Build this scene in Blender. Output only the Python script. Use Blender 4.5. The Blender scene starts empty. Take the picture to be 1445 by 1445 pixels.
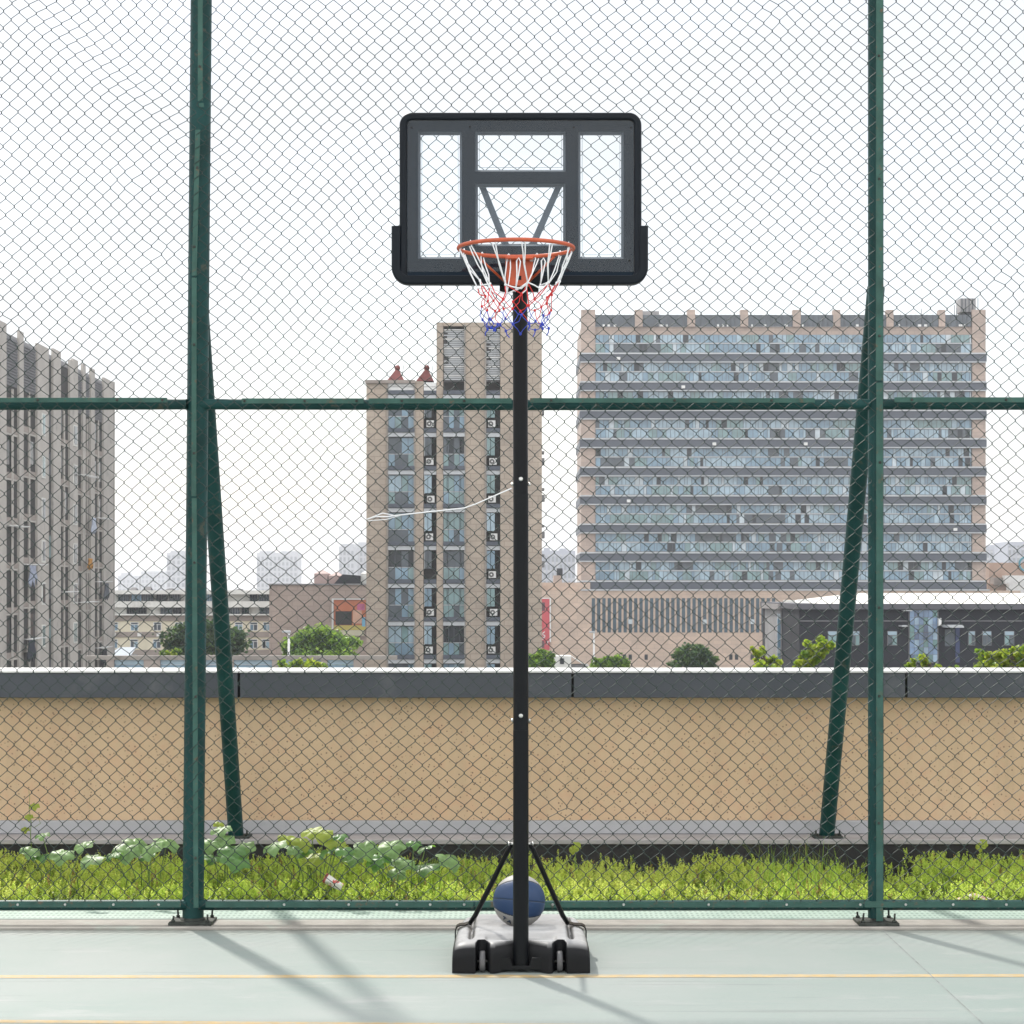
import bpy, math, random
import numpy as np
from mathutils import Vector, Matrix

random.seed(7)
rng = np.random.default_rng(11)
SC = bpy.context.scene
COL = SC.collection
F = 3200.0            # focal length of the 1445 px wide photograph, in its pixels
CX, HY, CZ = 722.5, 830.0, 1.69
def X(px, D): return (px - CX) * D / F
def Z(py, D): return CZ - (py - HY) * D / F
R = math.radians

# ------------------------------------------------------------------ materials
def _nt(name):
    m = bpy.data.materials.new(name); m.use_nodes = True
    nt = m.node_tree; nt.nodes.clear()
    out = nt.nodes.new('ShaderNodeOutputMaterial')
    return m, nt, out
def noise(nt, scale, detail=4.0, rough=0.6, coord=None, stretch=None):
    tc = nt.nodes.new('ShaderNodeTexCoord')
    n = nt.nodes.new('ShaderNodeTexNoise')
    n.inputs['Scale'].default_value = scale; n.inputs['Detail'].default_value = detail
    n.inputs['Roughness'].default_value = rough
    src = tc.outputs['Object']
    if stretch:
        mp = nt.nodes.new('ShaderNodeMapping'); mp.inputs['Scale'].default_value = stretch
        nt.links.new(src, mp.inputs['Vector']); src = mp.outputs['Vector']
    nt.links.new(src, n.inputs['Vector'])
    return n
def ramp(nt, src, stops):
    r = nt.nodes.new('ShaderNodeValToRGB')
    e = r.color_ramp.elements
    while len(e) < len(stops): e.new(0.5)
    for i, (p, c) in enumerate(stops):
        e[i].position = p; e[i].color = (*c, 1) if len(c) == 3 else c
    nt.links.new(src, r.inputs['Fac'])
    return r
def mixc(nt, fac, a, b, mode='MIX'):
    m = nt.nodes.new('ShaderNodeMix'); m.data_type = 'RGBA'; m.blend_type = mode
    for sock, v in ((m.inputs[0], fac), (m.inputs[6], a), (m.inputs[7], b)):
        if hasattr(v, 'is_output'): nt.links.new(v, sock)
        elif isinstance(v, (int, float)): sock.default_value = v
        else: sock.default_value = (*v, 1)
    return m.outputs[2]
def mat(name, c, rough=0.6, var=0.12, scale=3.0, metal=0.0, spec=0.5, bump=0.0, bscale=60.0, stretch=None,
        stain=None, stain_scale=1.0, stain_lo=0.55, stain_hi=0.7, stain_amt=0.6):
    m, nt, out = _nt(name)
    b = nt.nodes.new('ShaderNodeBsdfPrincipled')
    nt.links.new(b.outputs[0], out.inputs[0])
    n = noise(nt, scale, stretch=stretch)
    lo = tuple(max(0, v * (1 - var)) for v in c); hi = tuple(v * (1 + var) for v in c)
    col = ramp(nt, n.outputs['Fac'], [(0.3, lo), (0.7, hi)]).outputs['Color']
    if stain:
        s = noise(nt, stain_scale, 6, 0.65)
        f = ramp(nt, s.outputs['Fac'], [(stain_lo, (0, 0, 0)), (stain_hi, (stain_amt,) * 3)]).outputs['Color']
        col = mixc(nt, f, col, stain)
    nt.links.new(col, b.inputs['Base Color'])
    b.inputs['Roughness'].default_value = rough; b.inputs['Metallic'].default_value = metal
    b.inputs['Specular IOR Level'].default_value = spec
    if bump:
        bn = noise(nt, bscale, 3)
        bp = nt.nodes.new('ShaderNodeBump'); bp.inputs['Strength'].default_value = bump; bp.inputs['Distance'].default_value = 0.01
        nt.links.new(bn.outputs['Fac'], bp.inputs['Height']); nt.links.new(bp.outputs[0], b.inputs['Normal'])
    return m
def leafmat(name, c, trans=0.5, rough=0.45, var=0.3, scale=6.0, spec=0.5, tcol=None):
    m, nt, out = _nt(name)
    b = nt.nodes.new('ShaderNodeBsdfPrincipled'); t = nt.nodes.new('ShaderNodeBsdfTranslucent')
    mx = nt.nodes.new('ShaderNodeMixShader'); mx.inputs[0].default_value = trans
    n = noise(nt, scale)
    lo = tuple(v * (1 - var) for v in c); hi = tuple(v * (1 + var) for v in c)
    r = ramp(nt, n.outputs['Fac'], [(0.3, lo), (0.7, hi)])
    nt.links.new(r.outputs[0], b.inputs['Base Color'])
    tc_ = tcol or (c[0] * 1.5, c[1] * 1.5, c[2] * 0.8)
    t.inputs[0].default_value = (*tc_, 1)
    b.inputs['Roughness'].default_value = rough; b.inputs['Specular IOR Level'].default_value = spec
    nt.links.new(b.outputs[0], mx.inputs[1]); nt.links.new(t.outputs[0], mx.inputs[2]); nt.links.new(mx.outputs[0], out.inputs[0])
    return m
def tilemat(name, c, grout, tw, th, rough=0.7, var=0.12, mortar=0.03):
    """Small facing tiles, laid in the facade's own XZ plane."""
    m, nt, out = _nt(name)
    b = nt.nodes.new('ShaderNodeBsdfPrincipled'); nt.links.new(b.outputs[0], out.inputs[0])
    tc = nt.nodes.new('ShaderNodeTexCoord'); sp = nt.nodes.new('ShaderNodeSeparateXYZ'); cb = nt.nodes.new('ShaderNodeCombineXYZ')
    nt.links.new(tc.outputs['Object'], sp.inputs[0])
    ad = nt.nodes.new('ShaderNodeMath'); ad.operation = 'ADD'
    nt.links.new(sp.outputs['X'], ad.inputs[0]); nt.links.new(sp.outputs['Y'], ad.inputs[1])
    nt.links.new(ad.outputs[0], cb.inputs['X']); nt.links.new(sp.outputs['Z'], cb.inputs['Y'])
    br = nt.nodes.new('ShaderNodeTexBrick')
    nt.links.new(cb.outputs[0], br.inputs['Vector'])
    br.inputs['Scale'].default_value = 1; br.inputs['Brick Width'].default_value = tw; br.inputs['Row Height'].default_value = th
    br.inputs['Mortar Size'].default_value = mortar
    br.inputs['Color1'].default_value = (*[v * (1 - var) for v in c], 1); br.inputs['Color2'].default_value = (*[v * (1 + var) for v in c], 1)
    br.inputs['Mortar'].default_value = (*grout, 1)
    n = noise(nt, 0.35)
    k = ramp(nt, n.outputs['Fac'], [(0.3, (0.82, 0.82, 0.82)), (0.7, (1.1, 1.08, 1.05))])
    nt.links.new(mixc(nt, 1.0, br.outputs['Color'], k.outputs[0], 'MULTIPLY'), b.inputs['Base Color'])
    b.inputs['Roughness'].default_value = rough
    return m
def glassmat(name, c, rough=0.12, spec=0.6, var=0.25):
    return mat(name, c, rough, var, 0.6, spec=spec)
def acrylic(name):
    m, nt, out = _nt(name)
    t = nt.nodes.new('ShaderNodeBsdfTransparent'); g = nt.nodes.new('ShaderNodeBsdfGlossy')
    t.inputs[0].default_value = (0.96, 0.975, 0.98, 1); g.inputs['Roughness'].default_value = 0.04
    fr = nt.nodes.new('ShaderNodeFresnel'); fr.inputs[0].default_value = 1.33
    mx = nt.nodes.new('ShaderNodeMixShader')
    nt.links.new(fr.outputs[0], mx.inputs[0]); nt.links.new(t.outputs[0], mx.inputs[1]); nt.links.new(g.outputs[0], mx.inputs[2])
    nt.links.new(mx.outputs[0], out.inputs[0])
    return m

# ------------------------------------------------------------------ objects
ORG = {}
def props(o, label=None, cat=None, group=None, kind=None):
    if label: o['label'] = label
    if cat: o['category'] = cat
    if group: o['group'] = group
    if kind: o['kind'] = kind
    return o
def thing(name, loc, label, cat, group=None):
    o = bpy.data.objects.new(name, None); COL.objects.link(o)
    o.empty_display_size = 0.2; o.location = loc; ORG[o] = Vector(loc)
    return props(o, label, cat, group)
class MB:
    def __init__(s): s.v = []; s.f = []; s.m = []; s.s = []
    def add(s, vs, fs, m=0, smooth=False):
        k = len(s.v); s.v += [tuple(v) for v in vs]
        for f in fs: s.f.append(tuple(i + k for i in f)); s.m.append(m); s.s.append(smooth)
        return s
    def box(s, x0, x1, y0, y1, z0, z1, m=0):
        if x0 > x1: x0, x1 = x1, x0
        if y0 > y1: y0, y1 = y1, y0
        if z0 > z1: z0, z1 = z1, z0
        return s.add([(x0, y0, z0), (x1, y0, z0), (x1, y1, z0), (x0, y1, z0), (x0, y0, z1), (x1, y0, z1), (x1, y1, z1), (x0, y1, z1)],
              [(0, 3, 2, 1), (4, 5, 6, 7), (0, 1, 5, 4), (1, 2, 6, 5), (2, 3, 7, 6), (3, 0, 4, 7)], m)
    def pbox(s, px0, px1, py0, py1, D, depth, m=0, front=0.0):
        """A box whose front face spans these photo pixels at distance D."""
        return s.box(X(px0, D), X(px1, D), D - front, D + depth, Z(py1, D), Z(py0, D), m)
    def tube(s, pts, r, n=10, m=0, caps=True):
        pts = [Vector(p) for p in pts]; rs = r if isinstance(r, (list, tuple)) else [r] * len(pts)
        if caps and n >= 14:                 # holding rings keep the side shading true up to the ends
            e0 = (pts[1] - pts[0]); e1 = (pts[-2] - pts[-1]); l0, l1 = min(0.003, e0.length * 0.2), min(0.003, e1.length * 0.2)
            f0, f1 = l0 / e0.length, l1 / e1.length
            pts = [pts[0], pts[0] + e0 * f0] + pts[1:-1] + [pts[-1] + e1 * f1, pts[-1]]
            rs = [rs[0], rs[0] + (rs[1] - rs[0]) * f0] + list(rs[1:-1]) + [rs[-1] + (rs[-2] - rs[-1]) * f1, rs[-1]]
        k = len(s.v); up = None
        for i, p in enumerate(pts):
            t = (pts[min(i + 1, len(pts) - 1)] - pts[max(i - 1, 0)]).normalized()
            if up is None:
                up = t.orthogonal().normalized()
            else:
                up = (up - t * up.dot(t))
                up = up.normalized() if up.length > 1e-6 else t.orthogonal().normalized()
            b = t.cross(up)
            for j in range(n):
                a = 2 * math.pi * j / n
                s.v.append(tuple(p + (up * math.cos(a) + b * math.sin(a)) * rs[i]))
        for i in range(len(pts) - 1):
            for j in range(n):
                a, b2 = k + i * n + j, k + i * n + (j + 1) % n
                s.f.append((a, b2, b2 + n, a + n)); s.m.append(m); s.s.append(True)
        if caps:
            s.f.append(tuple(k + j for j in reversed(range(n)))); s.m.append(m); s.s.append(False)
            e = k + (len(pts) - 1) * n
            s.f.append(tuple(e + j for j in range(n))); s.m.append(m); s.s.append(False)
        return s
    def prism(s, poly, y0, y1, m=0):
        """poly in (x, z), extruded in y."""
        n = len(poly)
        vs = [(x, y0, z) for x, z in poly] + [(x, y1, z) for x, z in poly]
        fs = [tuple(range(n)), tuple(reversed(range(n, 2 * n)))] + [(i, i + n, (i + 1) % n + n, (i + 1) % n) for i in range(n)]
        return s.add(vs, fs, m)
    def loops(s, loops, m=0, closed_path=True, close_profile=False, smooth=False, caps=False):
        n = len(loops[0]); k = len(s.v)
        for l in loops: s.v += [tuple(p) for p in l]
        L = len(loops)
        for i in range(L if close_profile else L - 1):
            i2 = (i + 1) % L
            for j in range(n if closed_path else n - 1):
                j2 = (j + 1) % n
                s.f.append((k + i * n + j, k + i * n + j2, k + i2 * n + j2, k + i2 * n + j)); s.m.append(m); s.s.append(smooth)
        if caps:
            s.f.append(tuple(k + i * n for i in range(L))); s.m.append(m); s.s.append(False)
            s.f.append(tuple(k + i * n + n - 1 for i in reversed(range(L)))); s.m.append(m); s.s.append(False)
        return s
    def sphere(s, c, r, seg=16, rings=10, m=0, sz=1.0):
        ls = []
        for i in range(rings + 1):
            a = math.pi * (i / rings) - math.pi / 2
            a = max(-math.pi / 2 + 0.02, min(math.pi / 2 - 0.02, a))
            ls.append([(c[0] + r * math.cos(a) * math.cos(2 * math.pi * j / seg), c[1] + r * math.cos(a) * math.sin(2 * math.pi * j / seg),
                        c[2] + r * sz * math.sin(a)) for j in range(seg)])
        return s.loops(ls, m, smooth=True)
    def build(s, name, mats, parent=None, origin=None, bevel=0.0, seg=2):
        if not isinstance(mats, (list, tuple)): mats = [mats]
        o0 = ORG[parent] if parent is not None else Vector(origin or (0, 0, 0))
        me = bpy.data.meshes.new(name)
        me.from_pydata([(x - o0.x, y - o0.y, z - o0.z) for x, y, z in s.v], [], s.f)
        for m in mats: me.materials.append(m)
        me.polygons.foreach_set('material_index', s.m); me.polygons.foreach_set('use_smooth', s.s)
        me.update()
        o = bpy.data.objects.new(name, me); COL.objects.link(o)
        if parent is not None: o.parent = parent
        else: o.location = o0
        ORG[o] = o0
        if bevel:
            b = o.modifiers.new('bevel', 'BEVEL'); b.width = bevel; b.segments = seg; b.limit_method = 'ANGLE'; b.angle_limit = R(50)
        return o
def np_mesh(name, verts, quads, mats, midx=None, parent=None, smooth=False, origin=(0, 0, 0)):
    o0 = ORG[parent] if parent is not None else Vector(origin)
    v = np.asarray(verts, np.float32) - np.array(o0, np.float32); q = np.asarray(quads, np.int32)
    me = bpy.data.meshes.new(name)
    me.vertices.add(len(v)); me.vertices.foreach_set('co', v.ravel())
    k = q.shape[1]
    me.loops.add(q.size); me.loops.foreach_set('vertex_index', q.ravel())
    me.polygons.add(len(q)); me.polygons.foreach_set('loop_start', np.arange(0, q.size, k, dtype=np.int32))
    me.polygons.foreach_set('loop_total', np.full(len(q), k, np.int32))
    for m in (mats if isinstance(mats, (list, tuple)) else [mats]): me.materials.append(m)
    if midx is not None: me.polygons.foreach_set('material_index', np.asarray(midx, np.int32))
    me.polygons.foreach_set('use_smooth', np.full(len(q), smooth, bool))
    me.update(calc_edges=True); me.validate()
    o = bpy.data.objects.new(name, me); COL.objects.link(o)
    if parent is not None: o.parent = parent
    else: o.location = o0
    ORG[o] = o0
    return o
def copy_tree(o, parent=None, loc=None):
    c = o.copy(); COL.objects.link(c)
    if parent is not None: c.parent = parent
    if loc is not None: c.location = loc
    for ch in list(o.children): copy_tree(ch, c)
    return c

# ------------------------------------------------------------------ camera, light, air
cam = bpy.data.objects.new('camera', bpy.data.cameras.new('camera')); COL.objects.link(cam)
cam.location = (0, 0, CZ); cam.rotation_euler = (R(90), 0, 0)
cam.data.sensor_width = 36; cam.data.lens = 36 * F / 1445; cam.data.shift_y = (HY - CX) / 1445
cam.data.clip_start = 0.1; cam.data.clip_end = 20000
SC.camera = cam
SUN_EL, SUN_AZ = 43.5, -22.0          # azimuth from +Y, towards +X
sd = Vector((math.sin(R(SUN_AZ)) * math.cos(R(SUN_EL)), math.cos(R(SUN_AZ)) * math.cos(R(SUN_EL)), math.sin(R(SUN_EL))))
sun = bpy.data.objects.new('sun', bpy.data.lights.new('sun', 'SUN')); COL.objects.link(sun)
sun.data.energy = 1.7; sun.data.angle = R(2.2); sun.data.color = (1, 0.955, 0.88)
sun.rotation_euler = (-sd).to_track_quat('-Z', 'Y').to_euler()
sun.location = (-20, 50, 60)
w = bpy.data.worlds.new('World'); SC.world = w; w.use_nodes = True
nt = w.node_tree; bg = nt.nodes['Background']; sky = nt.nodes.new('ShaderNodeTexSky')
sky.sky_type = 'NISHITA'; sky.sun_disc = False; sky.sun_elevation = R(SUN_EL); sky.sun_rotation = R(SUN_AZ)
sky.air_density = 1.0; sky.dust_density = 1.6; sky.ozone_density = 1.0
# thin bright cloud sheet over the blue
wn_ = noise(nt, 2.6, 7, 0.62, stretch=(1, 1, 3.0))
cf = ramp(nt, wn_.outputs['Fac'], [(0.36, (0.58, 0.58, 0.58)), (0.58, (0.95, 0.95, 0.95))])
tcw = nt.nodes.new('ShaderNodeTexCoord'); spw = nt.nodes.new('ShaderNodeSeparateXYZ'); nt.links.new(tcw.outputs['Generated'], spw.inputs[0])
mr = nt.nodes.new('ShaderNodeMapRange'); nt.links.new(spw.outputs['Y'], mr.inputs[0])
mr.inputs[1].default_value = -0.3; mr.inputs[2].default_value = 0.93
# unseen cloud behind the camera is brightened to lift shaded faces; the front stays dimmer
cl_ = mixc(nt, mr.outputs[0], (9.6, 9.5, 9.3), (4.35, 4.5, 4.65))
nt.links.new(mixc(nt, cf.outputs[0], sky.outputs[0], cl_), bg.inputs[0]); bg.inputs[1].default_value = 0.1
SC.view_settings.view_transform = 'Standard'; SC.view_settings.look = 'None'
SC.view_settings.exposure = 1.1; SC.view_settings.gamma = 1
SC.cycles.use_denoising = True
SC.cycles.max_bounces = 6; SC.cycles.diffuse_bounces = 3; SC.cycles.glossy_bounces = 3; SC.cycles.transparent_max_bounces = 12
SC.cycles.volume_bounces = 1
HAZE = 0.00024
hz = MB().box(-3200, 3200, -90, 4300, -14.0, 90.0)
m, hnt, hout = _nt('haze')
pv = hnt.nodes.new('ShaderNodeVolumePrincipled'); pv.inputs['Density'].default_value = HAZE
pv.inputs['Color'].default_value = (0.93, 0.95, 1.0, 1); pv.inputs['Anisotropy'].default_value = 0.35
hnt.links.new(pv.outputs[0], hout.inputs['Volume'])
props(hz.build('haze', m), kind='stuff', label='thin pale summer haze over the city')

# ------------------------------------------------------------------ material library
M = {}
M['green'] = mat('green_paint', (0.010, 0.053, 0.051), 0.45, 0.3, 5, spec=0.2, bump=0.08, bscale=90, stain=(0.12, 0.10, 0.07), stain_scale=16, stain_lo=0.6, stain_hi=0.68, stain_amt=0.5)
M['green_bar'] = mat('green_bar_paint', (0.036, 0.095, 0.078), 0.5, 0.25, 9, spec=0.25, bump=0.08, bscale=120, stain=(0.13, 0.08, 0.05), stain_scale=20, stain_lo=0.58, stain_hi=0.68, stain_amt=0.8)
M['wire'] = mat('green_wire', (0.006, 0.023, 0.019), 0.45, 0.2, 3, spec=0.5)
M['rust'] = mat('rusty_steel', (0.036, 0.042, 0.036), 0.7, 0.5, 40, metal=0.2, bump=0.3, bscale=150)
M['zinc'] = mat('zinc_steel', (0.6, 0.6, 0.58), 0.3, 0.15, 30, metal=0.9)
M['blackplastic'] = mat('black_plastic', (0.006, 0.007, 0.008), 0.5, 0.2, 8, spec=0.2, bump=0.03, bscale=300)
M['frameplastic'] = mat('frame_plastic', (0.0045, 0.0075, 0.012), 0.42, 0.15, 8, spec=0.17)
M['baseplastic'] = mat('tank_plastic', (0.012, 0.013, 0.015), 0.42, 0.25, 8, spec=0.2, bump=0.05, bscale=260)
def top_glare(m):
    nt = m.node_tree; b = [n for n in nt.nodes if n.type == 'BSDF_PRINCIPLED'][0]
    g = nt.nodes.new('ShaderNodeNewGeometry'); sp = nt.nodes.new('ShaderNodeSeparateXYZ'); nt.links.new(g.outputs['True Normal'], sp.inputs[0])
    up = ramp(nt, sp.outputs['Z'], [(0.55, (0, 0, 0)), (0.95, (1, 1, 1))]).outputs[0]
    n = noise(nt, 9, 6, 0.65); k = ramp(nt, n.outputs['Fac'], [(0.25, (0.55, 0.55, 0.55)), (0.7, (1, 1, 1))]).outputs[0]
    f = mixc(nt, 1.0, up, k, 'MULTIPLY')              # sun glare painted into colour and sheen of what faces up
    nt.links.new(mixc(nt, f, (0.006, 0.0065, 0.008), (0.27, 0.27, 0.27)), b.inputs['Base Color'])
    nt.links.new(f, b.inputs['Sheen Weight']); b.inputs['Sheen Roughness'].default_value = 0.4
top_glare(M['baseplastic'])
M['polepaint'] = mat('black_pole_paint', (0.0045, 0.0055, 0.007), 0.34, 0.15, 6, spec=0.16)
M['panel'] = mat('slate_panel', (0.012, 0.023, 0.038), 0.5, 0.1, 4, spec=0.1)
M['lip'] = mat('slate_lip', (0.10, 0.125, 0.16), 0.5, 0.1, 4)
M['acrylic'] = acrylic('clear_acrylic')
M['orange'] = mat('orange_rim_paint', (0.48, 0.085, 0.03), 0.4, 0.15, 25)
M['white_cord'] = mat('white_cord', (0.8, 0.8, 0.82), 0.8, 0.06, 60)
M['red_cord'] = mat('red_cord', (0.6, 0.03, 0.03), 0.8, 0.1, 60)
M['blue_cord'] = mat('blue_cord', (0.03, 0.06, 0.42), 0.8, 0.1, 60)
M['rubber'] = mat('grey_rubber', (0.10, 0.10, 0.105), 0.6, 0.2, 60)
# court surface: faded green acrylic with worn pale patches and drag marks
def court_mat():
    m, nt, out = _nt('court_acrylic'); b = nt.nodes.new('ShaderNodeBsdfPrincipled'); nt.links.new(b.outputs[0], out.inputs[0])
    n1 = noise(nt, 0.8, 6, 0.6); c1 = ramp(nt, n1.outputs['Fac'], [(0.3, (0.236, 0.292, 0.270)), (0.7, (0.292, 0.324, 0.310))]).outputs[0]
    n2 = noise(nt, 6, 6, 0.7, stretch=(0.6, 2.2, 1)); f2 = ramp(nt, n2.outputs['Fac'], [(0.5, (0, 0, 0)), (0.75, (0.5, 0.5, 0.5))]).outputs[0]
    c2 = mixc(nt, f2, c1, (0.305, 0.312, 0.312))
    n3 = noise(nt, 35, 5, 0.7, stretch=(1, 3, 1)); f3 = ramp(nt, n3.outputs['Fac'], [(0.55, (0, 0, 0)), (0.75, (0.55, 0.55, 0.55))]).outputs[0]
    c3 = mixc(nt, f3, c2, (0.175, 0.21, 0.20))
    n4 = noise(nt, 2.6, 7, 0.75, stretch=(0.5, 1.3, 1)); f4 = ramp(nt, n4.outputs['Fac'], [(0.56, (0, 0, 0)), (0.70, (0.6, 0.6, 0.6))]).outputs[0]
    c3 = mixc(nt, f4, c3, (0.37, 0.375, 0.37))
    n5 = noise(nt, 90, 3, 0.6); f5 = ramp(nt, n5.outputs['Fac'], [(0.66, (0, 0, 0)), (0.74, (0.5, 0.5, 0.5))]).outputs[0]
    c3 = mixc(nt, f5, c3, (0.14, 0.15, 0.14))
    n7 = noise(nt, 1.6, 5, 0.7, stretch=(0.35, 9, 1)); f7 = ramp(nt, n7.outputs['Fac'], [(0.60, (0, 0, 0)), (0.68, (0.45, 0.45, 0.45))]).outputs[0]
    c3 = mixc(nt, f7, c3, (0.17, 0.19, 0.18))
    tcd = nt.nodes.new('ShaderNodeTexCoord'); spd = nt.nodes.new('ShaderNodeSeparateXYZ'); nt.links.new(tcd.outputs['Object'], spd.inputs[0])
    n6 = noise(nt, 5, 6, 0.7); ad = nt.nodes.new('ShaderNodeMath'); ad.operation = 'MULTIPLY_ADD'; ad.inputs[1].default_value = 0.35
    nt.links.new(n6.outputs['Fac'], ad.inputs[0]); nt.links.new(spd.outputs['Y'], ad.inputs[2])
    mrd = nt.nodes.new('ShaderNodeMapRange'); nt.links.new(ad.outputs[0], mrd.inputs[0])
    mrd.inputs[1].default_value = 11.17; mrd.inputs[2].default_value = 11.45; mrd.inputs[4].default_value = 0.65
    c3 = mixc(nt, mrd.outputs[0], c3, (0.20, 0.19, 0.165))
    nt.links.new(c3, b.inputs['Base Color']); b.inputs['Roughness'].default_value = 0.55; b.inputs['Specular IOR Level'].default_value = 0.35
    bn = noise(nt, 220, 3); bp = nt.nodes.new('ShaderNodeBump'); bp.inputs['Strength'].default_value = 0.15; bp.inputs['Distance'].default_value = 0.004
    nt.links.new(bn.outputs['Fac'], bp.inputs['Height']); nt.links.new(bp.outputs[0], b.inputs['Normal'])
    return m
M['court'] = court_mat()
M['yellow'] = mat('yellow_line_paint', (0.47, 0.335, 0.15), 0.6, 0.15, 9, stain=(0.33, 0.34, 0.30), stain_scale=22, stain_lo=0.42, stain_hi=0.68, stain_amt=0.75)
M['seam'] = mat('seam_dark', (0.24, 0.26, 0.25), 0.8, 0.3, 20)
M['kerb'] = mat('kerb_concrete', (0.33, 0.31, 0.28), 0.75, 0.18, 6, bump=0.15, bscale=70, stain=(0.30, 0.38, 0.33), stain_scale=3)
def mat_drain():
    m, nt, out = _nt('drain_strip'); b = nt.nodes.new('ShaderNodeBsdfPrincipled'); nt.links.new(b.outputs[0], out.inputs[0])
    tc = nt.nodes.new('ShaderNodeTexCoord'); mp = nt.nodes.new('ShaderNodeMapping'); mp.inputs['Scale'].default_value = (38, 14, 1)
    nt.links.new(tc.outputs['Object'], mp.inputs[0])
    v = nt.nodes.new('ShaderNodeTexVoronoi'); v.inputs['Randomness'].default_value = 0.12; v.inputs['Scale'].default_value = 1
    nt.links.new(mp.outputs[0], v.inputs['Vector'])
    r = ramp(nt, v.outputs['Distance'], [(0.22, (0.19, 0.26, 0.23)), (0.34, (0.33, 0.43, 0.38))])
    n = noise(nt, 5); k = ramp(nt, n.outputs['Fac'], [(0.3, (0.8, 0.85, 0.83)), (0.7, (1.12, 1.08, 1.08))])
    nt.links.new(mixc(nt, 1.0, r.outputs[0], k.outputs[0], 'MULTIPLY'), b.inputs['Base Color'])
    b.inputs['Roughness'].default_value = 0.6
    bp = nt.nodes.new('ShaderNodeBump'); bp.inputs['Strength'].default_value = 0.4; bp.inputs['Distance'].default_value = 0.004
    nt.links.new(v.outputs['Distance'], bp.inputs['Height']); nt.links.new(bp.outputs[0], b.inputs['Normal'])
    return m
M['drain'] = mat_drain()
def mat_tan():
    m, nt, out = _nt('tan_stucco'); b = nt.nodes.new('ShaderNodeBsdfPrincipled'); nt.links.new(b.outputs[0], out.inputs[0])
    n1 = noise(nt, 1.2, 6); c1 = ramp(nt, n1.outputs['Fac'], [(0.3, (0.565, 0.40, 0.25)), (0.7, (0.63, 0.46, 0.30))]).outputs[0]
    n2 = noise(nt, 12, 4); f2 = ramp(nt, n2.outputs['Fac'], [(0.5, (0, 0, 0)), (0.72, (0.5, 0.5, 0.5))]).outputs[0]
    c2 = mixc(nt, f2, c1, (0.62, 0.37, 0.235))
    tc = nt.nodes.new('ShaderNodeTexCoord'); v = nt.nodes.new('ShaderNodeTexVoronoi'); v.inputs['Scale'].default_value = 42
    nt.links.new(tc.outputs['Object'], v.inputs['Vector'])
    f3 = ramp(nt, v.outputs['Distance'], [(0.16, (0.9, 0.9, 0.9)), (0.24, (0, 0, 0))]).outputs[0]
    gate = ramp(nt, noise(nt, 30, 2).outputs['Fac'], [(0.44, (0, 0, 0)), (0.52, (1, 1, 1))]).outputs[0]
    f4 = mixc(nt, 1.0, f3, gate, 'MULTIPLY')
    ns = noise(nt, 3.2, 5, 0.6, stretch=(2.2, 1, 0.12)); fs_ = ramp(nt, ns.outputs['Fac'], [(0.5, (0, 0, 0)), (0.72, (0.28, 0.28, 0.28))]).outputs[0]
    c2 = mixc(nt, fs_, c2, (0.36, 0.27, 0.18))
    nt.links.new(mixc(nt, f4, c2, (0.17, 0.10, 0.07)), b.inputs['Base Color']); b.inputs['Roughness'].default_value = 0.85
    bn = noise(nt, 180, 3); bp = nt.nodes.new('ShaderNodeBump'); bp.inputs['Strength'].default_value = 0.25; bp.inputs['Distance'].default_value = 0.005
    nt.links.new(bn.outputs['Fac'], bp.inputs['Height']); nt.links.new(bp.outputs[0], b.inputs['Normal'])
    return m
M['tan'] = mat_tan()
M['cap'] = mat('slate_cap_panel', (0.056, 0.062, 0.076), 0.5, 0.1, 1.5, stain=(0.16, 0.165, 0.17), stain_scale=4, stain_amt=0.4)
M['captop'] = mat('pale_coping_top', (0.55, 0.55, 0.54), 0.5, 0.08, 3)
M['plinth'] = mat('grey_plinth', (0.40, 0.40, 0.415), 0.55, 0.1, 2, stain=(0.2, 0.2, 0.2), stain_scale=6, stain_amt=0.4)
M['ledge'] = mat('ledge_concrete', (0.36, 0.34, 0.34), 0.75, 0.15, 5, bump=0.1)
M['tar'] = mat('bitumen', (0.018, 0.017, 0.018), 0.75, 0.4, 6, bump=0.2, bscale=50, stain=(0.06, 0.05, 0.045), stain_scale=9, stain_amt=0.5)
M['soil'] = mat('dark_soil', (0.055, 0.04, 0.028), 0.95, 0.4, 20, bump=0.8, bscale=60)

# ------------------------------------------------------------------ setting: roof court and ground
def structure(mb, name, mats, bevel=0): return props(mb.build(name, mats, bevel=bevel), kind='structure')
structure(MB().box(-3200, 3200, -60, 4200, -13.3, -13.0), 'ground', mat('street_asphalt', (0.16, 0.16, 0.155), 0.9, 0.2, 0.05))
structure(MB().box(-40, 40, -30, 13.9, -0.5, 0.0), 'court_floor', M['court'])
structure(MB().box(-40, 40, 11.2, 11.47, 0.0, 0.015), 'kerb', M['kerb'], 0.004)
structure(MB().box(-40, 40, 11.472, 11.83, 0.0, 0.019), 'drain_strip', M['drain'], 0.003)
structure(MB().box(-40, 40, 11.84, 12.995, 0.0, 0.012), 'planter_soil', M['soil'])
def flat(pts, z=0.0012, m='yellow', name='court_line'):
    return structure(MB().add([(x, y, z) for x, y in pts], [tuple(range(len(pts)))]), name, M[m])
flat([(-12, 9.78), (0, 9.835), (12, 9.93), (12, 10.0), (0, 9.907), (-12, 9.855)], name='court_line')
flat([(-12, 9.19), (12, 8.29), (12, 8.35), (-12, 9.25)], name='court_line')
flat([(1.822, 6.0), (1.828, 6.0), (1.832, 11.19), (1.826, 11.19)], 0.0014, 'seam', 'court_seam')

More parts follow.
